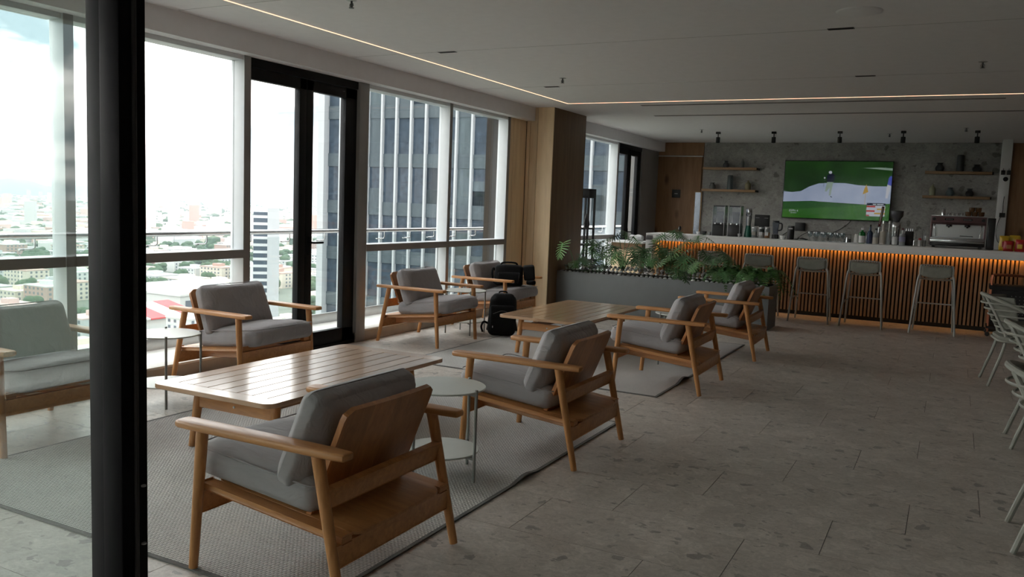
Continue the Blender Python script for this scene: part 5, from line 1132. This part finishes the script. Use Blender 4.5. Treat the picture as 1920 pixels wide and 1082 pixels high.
t = thing('black_canister', 'square black canister with chrome tap right of the bottles', 'canister', (-0.545, 13.0, CT)); MB().box(-0.055, 0.055, -0.06, 0.06, 0.0, 0.20, 0.0085).build('body', 'black_plastic', t)
for k in range(4): MB().lathe([(0, 0.2), (0.008, 0.2), (0.006, 0.235), (0, 0.238)], (-0.04 + 0.026 * k, -0.03, 0), 10).build('valve', 'steel', t)
MB().tube([(0.055, -0.03, 0.19), (0.085, -0.04, 0.19), (0.09, -0.04, 0.10)], 0.006, 8).build('spout', 'steel', t)
t = thing('steel_tap', 'small chrome tap standing on the counter edge', 'tap', (-0.475, 12.83, CT)); MB().tube(arc_pts([(0, 0, 0), (0, 0, 0.07), (0.015, 0, 0.085), (0.03, 0, 0.075)], 4), 0.008, 8).build('spout', 'steel', t); MB().lathe([(0, 0), (0.016, 0), (0.014, 0.01), (0, 0.012)], (0, 0, 0), 12).build('base', 'steel', t)
for x, m1, lab in ((-0.405, 'label_white', 'white and red shaker beside the espresso machine'), (-0.35, 'vase_grey', 'grey tumbler holding spoons beside the espresso machine')):
    t = thing('counter_tumbler', lab, 'container', (x, 12.93, CT)); MB().lathe([(0, 0), (0.022, 0), (0.024, 0.085), (0.02, 0.085), (0.018, 0.01), (0, 0.01)], (0, 0, 0), 16).build('body', m1, t)
    if m1 == 'label_white': MB().lathe([(0, 0.085), (0.022, 0.085), (0.018, 0.11), (0, 0.112)], (0, 0, 0), 14).build('lid', 'bag_red', t)
    else:
        MB().tube([(0.0, 0, 0.012), (-0.008, 0, 0.2)], 0.004, 6).build('spoon', 'steel', t); MB().tube([(0.008, 0, 0.012), (0.016, 0, 0.15)], 0.004, 6).build('spoon', 'steel', t); MB().tube(arc_pts([(-0.01, 0.01, 0.012), (-0.03, 0.01, 0.2), (-0.02, 0.01, 0.23), (-0.008, 0.01, 0.2)], 4), 0.004, 6).build('whisk', 'dark_steel', t)
# espresso machine
em = thing('espresso_machine', 'two-group espresso machine with mirror steel back panel', 'espresso machine', (0.045, 13.0, CT)); W2 = 0.325
MB().box(-W2, W2, -0.14, 0.2, 0.025, 0.075, 0.004).build('base', 'black_plastic', em)
for sx in (-1, 1):
    for sy in (-0.1, 0.16): MB().lathe([(0, 0), (0.02, 0), (0.018, 0.026), (0, 0.026)], (sx * 0.28, sy, 0), 12).build('foot', 'black_plastic', em)
MB().box(-W2, W2, -0.15, -0.135, 0.072, 0.118, 0.003).build('drip_tray_front', 'steel', em); MB().box(-W2, W2, -0.15, 0.05, 0.118, 0.132, 0.002).build('drip_grid', 'brushed_steel', em)
MB().box(-W2 + 0.005, W2 - 0.005, 0.05, 0.2, 0.075, 0.32).build('mirror_panel', 'steel', em)
MB().prism([(-0.14, 0.345), (-0.10, 0.315), (0.2, 0.315), (0.2, 0.425), (-0.09, 0.425)], -W2, W2, 0.004, axis='X').build('top_housing', 'machine_rose', em)
MB().box(-W2 - 0.004, W2 + 0.004, -0.10, 0.21, 0.425, 0.437, 0.002).build('cup_tray', 'brushed_steel', em)
for s in (-1, 1):
    MB().box(s * W2 - 0.012, s * W2 + 0.012, -0.02, 0.205, 0.03, 0.43, 0.006).build('side_panel', 'machine_rose', em)
    MB().lathe([(0, 0), (0.024, 0), (0.02, 0.022), (0, 0.024)], (0, 0, 0), 16).build('steam_knob', 'black_plastic', em, loc=(s * 0.295, -0.115, 0.385)).rotation_euler = (PI / 2, 0, 0)
    MB().tube(arc_pts([(s * 0.275, -0.07, 0.32), (s * 0.285, -0.10, 0.28), (s * 0.27, -0.11, 0.20), (s * 0.265, -0.11, 0.15)], 4), 0.006, 8).build('steam_wand', 'steel', em)
    g_ = MB(); g_.lathe([(0, 0), (0.036, 0), (0.036, 0.03), (0, 0.03)], (s * 0.11, -0.03, 0.288), 18); g_.build('group_head', 'black_plastic', em)
    MB().tube([(s * 0.11, -0.03, 0.295), (s * 0.11, -0.19, 0.285)], 0.013, 10).build('portafilter', 'black_plastic', em)
    pn = MB().box(s * 0.11 - 0.055, s * 0.11 + 0.055, -0.128, -0.110, 0.372, 0.398, 0.002).build('button_panel', 'matt_black', em)
    for k in range(5): MB().box(s * 0.11 - 0.04 + k * 0.018, s * 0.11 - 0.032 + k * 0.018, -0.131, -0.127, 0.381, 0.389).build('button', 'label_white', pn)
MB().box(0.03, 0.19, 0.045, 0.05, 0.158, 0.166).build('badge', 'black_plastic', em)
MB().box(W2 + 0.03, W2 + 0.115, -0.1, 0.2, 0.0, 0.42, 0.006).build('water_unit', 'black_plastic', em)
RU = random.Random(9)
for k, x in enumerate((-0.20, -0.13, -0.08, -0.03, 0.02)):
    o = MB().lathe([(0, 0), (0.016, 0), (0.022, 0.035), (0.02, 0.035), (0.014, 0.004), (0, 0.004)] if k else [(0, 0), (0.024, 0), (0.022, 0.085), (0.018, 0.09), (0, 0.085)], (0, 0, 0), 16).build('shot_cup' if k else 'milk_jug', 'steel', loc=(0.045 + x + 0.01, 12.95, CT + 0.437)); tag(o, 'tiny steel shot cup in a row on the espresso machine' if k else 'steel milk jug standing on top of the espresso machine', 'cup' if k else 'jug', 'steel cups on the espresso machine' if k else None)
cup_me = MB().lathe([(0, 0), (0.030, 0), (0.037, 0.012), (0.038, 0.058), (0.035, 0.058), (0.033, 0.012), (0, 0.006)], (0, 0, 0), 20).mesh('cup_body', 60); cup_me.materials.append(MATS['amber_cup'])
hd_me = MB().tube(arc_pts([(0.036, 0, 0.046), (0.056, 0, 0.042), (0.056, 0, 0.022), (0.036, 0, 0.016)], 4), 0.004, 6).mesh('cup_handle', 60); hd_me.materials.append(MATS['amber_cup'])
for x, y, z, lab in ((0.155, 12.97, 0.437, 'amber brown cup, left of three below on the espresso machine'), (0.232, 12.97, 0.437, 'amber brown cup, middle of three below on the espresso machine'), (0.309, 12.97, 0.437, 'amber brown cup, right of three below on the espresso machine'), (0.194, 12.97, 0.4955, 'amber brown cup stacked on top at left'), (0.271, 12.97, 0.4955, 'amber brown cup stacked on top at right')):
    t = thing('coffee_cup', lab, 'cup', (x, y, CT + z), RU.uniform(1.2, 1.9), 'amber cups on the espresso machine'); share('cup_body', cup_me, t); share('handle', hd_me, t)
# chip bags
def chip_bag(x, y, w, h, m1, lab, rz=0.0, m2=None, lean=0.0):
    t = thing('snack_bag', lab, 'snack bag', (x, y, CT), rz, 'snack bags on the counter')
    def wp(p, u):
        q = p.copy(); k = (1 - abs(u.x) ** 3) * (1 - abs(u.z) ** 3); q.y *= 0.15 + 0.95 * k ** 0.7; q.x += 0.004 * math.sin(40 * q.z); return q
    b_ = MB().soft((w / 2, 0.032, h / 2), 0.012, 9, wp, Matrix.Translation((0, 0, h / 2 + 0.006)) @ Matrix.Rotation(lean, 4, 'X')).build('pouch', m1, t, smooth=180)
    MB().box(-w / 2, w / 2, -0.003, 0.003, 0.0, 0.014).build('seam', m1, t); 
    if m2: MB().soft((w * 0.26, 0.004, h * 0.2), 0.003, 4, None, Matrix.Translation((0, -0.033, h * 0.45))).build('print_patch', m2, t, smooth=180)
chip_bag(0.60, 12.85, 0.12, 0.19, 'bag_yellow', 'yellow snack bag at the left of the bag pile', 0.1, 'bag_red')
chip_bag(0.645, 12.72, 0.115, 0.13, 'bag_red', 'red snack bag in front of the yellow bag', 0.15, 'jar_rust')
chip_bag(0.775, 12.72, 0.115, 0.15, 'bag_red', 'red snack bag with orange print at the front', -0.1, 'bag_yellow')
chip_bag(0.92, 12.78, 0.13, 0.18, 'bag_red', 'tall red snack bag at the right edge of the view', 0.1, 'label_cream')
chip_bag(0.72, 12.90, 0.13, 0.20, 'bag_yellow', 'yellow snack bag at the rear of the pile', -0.2)

# ------------------------------------------------------------------ rack, side cabinet and towel behind the planter
t = thing('display_rack', 'tall slim black rack standing by the window behind the column', 'rack', (-5.03, 12.1, 0))
for x in (-0.09, 0.06):
    for y in (-0.12, 0.12): MB().box(x - 0.014, x + 0.014, y - 0.014, y + 0.014, 0, 1.64).build('post', 'matt_black', t)
MB().box(-0.105, 0.075, -0.135, 0.135, 1.58, 1.72, 0.003).build('top_box', 'matt_black', t)
for z in (0.25, 0.62, 0.86): MB().box(-0.15, 0.12, -0.16, 0.16, z - 0.012, z + 0.012).build('shelf', 'matt_black', t)
MB().box(-0.10, 0.07, -0.10, 0.10, 1.10, 1.12).build('shelf', 'matt_black', t)
o = MB().lathe([(0, 0), (0.04, 0), (0.05, 0.06), (0.03, 0.16), (0.018, 0.2), (0.02, 0.22), (0, 0.22)], (0, 0, 0), 16).build('dark_vase', 'matt_black', loc=(-5.04, 12.1, 1.1215)); tag(o, 'dark vase on the shelf of the black rack', 'vase')
t = thing('side_cabinet', 'low wooden cabinet with pale top between window and bar', 'cabinet', (-4.83, 13.6, 0))
MB().box(-0.27, 0.27, -0.22, 0.25, 0.0, 0.87).build('body', 'oak_dark', t); MB().box(-0.29, 0.29, -0.26, 0.28, 0.87, 0.90, 0.003).build('top', 'white_paint', t)
for k in range(2):
    dr = MB().box(-0.25 + k * 0.255, -0.005 + k * 0.255, -0.24, -0.221, 0.30, 0.76, 0.003).build('door', 'oak_panel', t); MB().tube([(-0.13 + k * 0.255, -0.25, 0.70), (-0.10 + k * 0.255, -0.25, 0.70)], 0.006, 6).build('handle', 'black_plastic', dr)
def twp(p, u): q = p.copy(); q.z += 0.006 * math.sin(40 * q.x + 20 * q.y); q.x += 0.004 * math.sin(50 * q.z); return q
o = MB().soft((0.12, 0.075, 0.05), 0.048, 10, twp).build('rolled_towel', 'cloth_white', smooth=180, loc=(-4.74, 13.6, 0.955)); tag(o, 'rolled white towel on the low cabinet', 'towel')

# ------------------------------------------------------------------ bags
bp = thing('backpack', 'black backpack standing on the floor before the window chairs', 'backpack', (-4.30, 8.06, 0.0085), math.radians(28))
def bwp(p, u):
    q = p.copy(); h = (u.z + 1) / 2
    q.x *= 1.0 - 0.12 * h ** 3; q.y *= 1.0 - 0.15 * h; q.y += 0.02 * h; q.z += 0.012 * (1 - u.x ** 2) * max(0, u.z); q.x += 0.006 * math.sin(9 * q.z); return q
MB().soft((0.155, 0.095, 0.225), 0.07, 12, bwp, Matrix.Translation((0, 0, 0.225))).build('body', 'nylon', bp, smooth=180)
MB().soft((0.13, 0.022, 0.15), 0.02, 8, None, Matrix.Translation((0, -0.092, 0.19))).build('front_pocket', 'nylon', bp, smooth=180)
MB().tube(arc_pts([(-0.04, 0.04, 0.44), (-0.035, 0.05, 0.475), (0.035, 0.05, 0.475), (0.04, 0.04, 0.44)], 4), 0.009, 8).build('top_handle', 'nylon', bp)
for s in (-1, 1): MB().tube(arc_pts([(s * 0.07, 0.085, 0.40), (s * 0.10, 0.135, 0.30), (s * 0.14, 0.12, 0.14), (s * 0.16, 0.05, 0.05)], 5), 0.014, 8).build('shoulder_strap', 'nylon', bp)
MB().tube(arc_pts([(-0.15, -0.02, 0.13), (-0.20, -0.05, 0.15), (-0.225, -0.06, 0.10), (-0.21, -0.05, 0.04)], 5), 0.012, 8).build('side_strap', 'nylon', bp)
MB().tube(arc_pts([(-0.10, -0.125, 0.25), (0, -0.135, 0.285), (0.10, -0.125, 0.25)], 5), 0.004, 6).build('zip', 'dark_steel', bp); MB().box(-0.105, -0.098, -0.134, -0.128, 0.10, 0.12).build('zip_pull', 'label_white', bp)
cb = thing('camera_bag', 'black camera bag lying open on the armchair by the column', 'bag', (-4.575, 8.70, 0.497), math.radians(28))
MB().soft((0.165, 0.10, 0.115), 0.03, 9, lambda p, u: Vector((p.x, p.y * (1 - 0.1 * max(0, u.z)), p.z + 0.012 * (1 - u.x ** 2) * max(0, u.z))), Matrix.Translation((0, 0, 0.115))).build('body', 'nylon', cb, smooth=180)
MB().soft((0.13, 0.025, 0.07), 0.02, 8, None, Matrix.Translation((0, -0.11, 0.09))).build('front_pocket', 'nylon', cb, smooth=180)
MB().tube(arc_pts([(-0.10, 0, 0.225), (-0.07, 0, 0.262), (0.07, 0, 0.262), (0.10, 0, 0.225)], 5), 0.011, 8).build('carry_handle', 'nylon', cb)
MB().soft((0.065, 0.095, 0.085), 0.02, 8, None, Matrix.Translation((0.236, 0.0, 0.155)) @ Matrix.Rotation(-0.1, 4, 'Y')).build('lid_flap', 'nylon', cb, smooth=180)
MB().tube(arc_pts([(-0.16, 0.02, 0.17), (-0.185, 0.0, 0.19), (-0.195, -0.05, 0.12), (-0.17, -0.10, 0.04), (-0.10, -0.135, 0.018)], 5), 0.012, 8).build('shoulder_strap', 'nylon', cb)
o = MB().soft((0.055, 0.035, 0.028), 0.022, 7, None).build('strap_pouch', 'nylon', smooth=180, loc=(-4.42, 8.98, 0.520)); tag(o, 'small black pouch on the seat beside the camera bag', 'pouch')

# ------------------------------------------------------------------ dining chairs at the right edge and the drinks trolley
def make_wire_chair():
    t = thing('dining_chair', 'chair', 'chair')   # faces +x
    for s in (-1, 1):
        MB().tube(arc_pts([(-0.27, s * 0.22, 0), (-0.16, s * 0.20, 0.40), (-0.22, s * 0.16, 0.58), (-0.325, s * 0.10, 0.79)], 5), 0.0135, 8).stand().build('leg', 'sage_metal', t)
        MB().tube(arc_pts([(0.24, s * 0.22, 0), (0.20, s * 0.20, 0.41)], 2), 0.0135, 8).stand().build('leg', 'sage_metal', t)
    def loop(z, rx, back, yw):  # half ring round the back
        return [(0.10 - (back + 0.10) * math.cos(a) * 1.0, yw * math.sin(a), z) for a in [(-PI / 2) * 0.98 + PI * 0.98 * k / 16 for k in range(17)]]
    top = [(0.08 - 0.425 * math.cos(a) ** 0.7 if math.cos(a) > 0 else 0.08, 0.245 * math.sin(a), 0.62 + 0.185 * max(0, math.cos(a)) ** 0.6) for a in [-PI / 2 + PI * k / 20 for k in range(21)]]
    MB().tube(top, 0.016, 8).build('top_rail', 'sage_metal', t)
    for k in range(6):
        z = 0.47 + 0.052 * k; bk = 0.185 + 0.032 * k; yw = 0.215 + 0.006 * k
        pts = [(0.05 - (bk + 0.05) * max(0, math.cos(a)) ** 0.75, yw * math.sin(a), z) for a in [-PI / 2 * 0.92 + PI * 0.92 * q / 16 for q in range(17)]]
        MB().tube(pts, 0.008, 6).build('back_wire', 'sage_metal', t)
    g = [[None] * 9 for _ in range(9)]; mb = MB()
    for i in range(9):
        for j in range(9):
            u = i / 8; v = j / 8 * 2 - 1; a = v * 1.15
            g[i][j] = mb.bm.verts.new((0.05 - (0.17 + 0.155 * u + 0.05) * max(0.05, math.cos(a)) ** 0.75 + 0.012, (0.19 + 0.03 * u) * math.sin(a), 0.455 + 0.34 * u))
    for i in range(8):
        for j in range(8): mb.bm.faces.new((g[i][j], g[i][j + 1], g[i + 1][j + 1], g[i + 1][j]))
    r = bmesh.ops.extrude_face_region(mb.bm, geom=list(mb.bm.faces))
    for e in r['geom']:
        if isinstance(e, bmesh.types.BMVert): e.co.x += 0.012
    mb.build('back_pad', 'sage_sling', t, smooth=180)
    MB().prism(rrect(-0.21, 0.24, -0.225, 0.225, 0.09, 6), 0.415, 0.45, 0.01).build('seat', 'sage_sling', t)
    ring = [(x, y, 0.41) for x, y in rrect(-0.215, 0.245, -0.23, 0.23, 0.09, 6)]; MB().tube(ring, 0.0105, 8, closed=True).build('seat_frame', 'sage_metal', t)
    return t
wc = make_wire_chair(); wc.location = (0.615, 8.74, 0); wc.rotation_euler = (0, 0, 0.12); wc['label'] = 'sage wire-back dining chair farthest away, beside the trolley'; G = 'sage dining chairs at the right edge'; wc['group'] = G
dup(wc, (0.70, 6.43, 0), 0.03, 'sage wire-back dining chair in the middle at the right edge', G)
dup(wc, (0.615, 4.44, 0), 0.0, 'nearest sage dining chair, cut by the right edge of the view', G)
ct = thing('drinks_trolley', 'black and copper drinks trolley at the right end of the bar', 'trolley', (0.76, 12.42, 0))
for sx in (-1, 1):
    for sy in (-1, 1): MB().tube([(sx * 0.28, sy * 0.16, 0.05), (sx * 0.28, sy * 0.16, 0.67)], 0.011, 8).build('post', 'copper', ct); 
for sx in (-1, 1):
    for sy in (-1, 1): MB().lathe([(0, -0.012), (0.028, -0.012), (0.028, 0.012), (0, 0.012)], (0, 0, 0), 14).build('caster', 'black_plastic', ct, loc=(sx * 0.28, sy * 0.16, 0.028)).rotation_euler = (PI / 2, 0, 0)
MB().box(-0.30, 0.30, -0.18, 0.18, 0.60, 0.655, 0.004).build('top_tray', 'matt_black', ct); MB().box(-0.27, 0.27, -0.17, 0.17, 0.16, 0.595).build('body', 'matt_black', ct)
MB().box(-0.30, 0.30, -0.18, 0.18, 0.10, 0.13, 0.004).build('lower_tray', 'matt_black', ct)
MB().tube(arc_pts([(-0.28, -0.16, 0.655), (-0.27, -0.16, 0.76), (-0.22, -0.16, 0.795), (0.22, -0.16, 0.795), (0.27, -0.16, 0.76), (0.28, -0.16, 0.655)], 4), 0.011, 8).build('guard_rail', 'copper', ct); MB().tube(arc_pts([(-0.28, 0.16, 0.655), (-0.27, 0.16, 0.74), (-0.22, 0.16, 0.765), (0.22, 0.16, 0.765), (0.27, 0.16, 0.74), (0.28, 0.16, 0.655)], 4), 0.011, 8).build('guard_rail', 'copper', ct)
for i in range(6):
    for j in range(7): MB().lathe([(0, -0.002), (0.006, -0.002), (0.005, 0.0), (0, 0.001)], (0, 0, 0), 8).build('stud', 'grey_metal', ct, loc=(-0.05 + 0.045 * i, -0.172, 0.26 + 0.045 * j)).rotation_euler = (PI / 2, 0, 0)
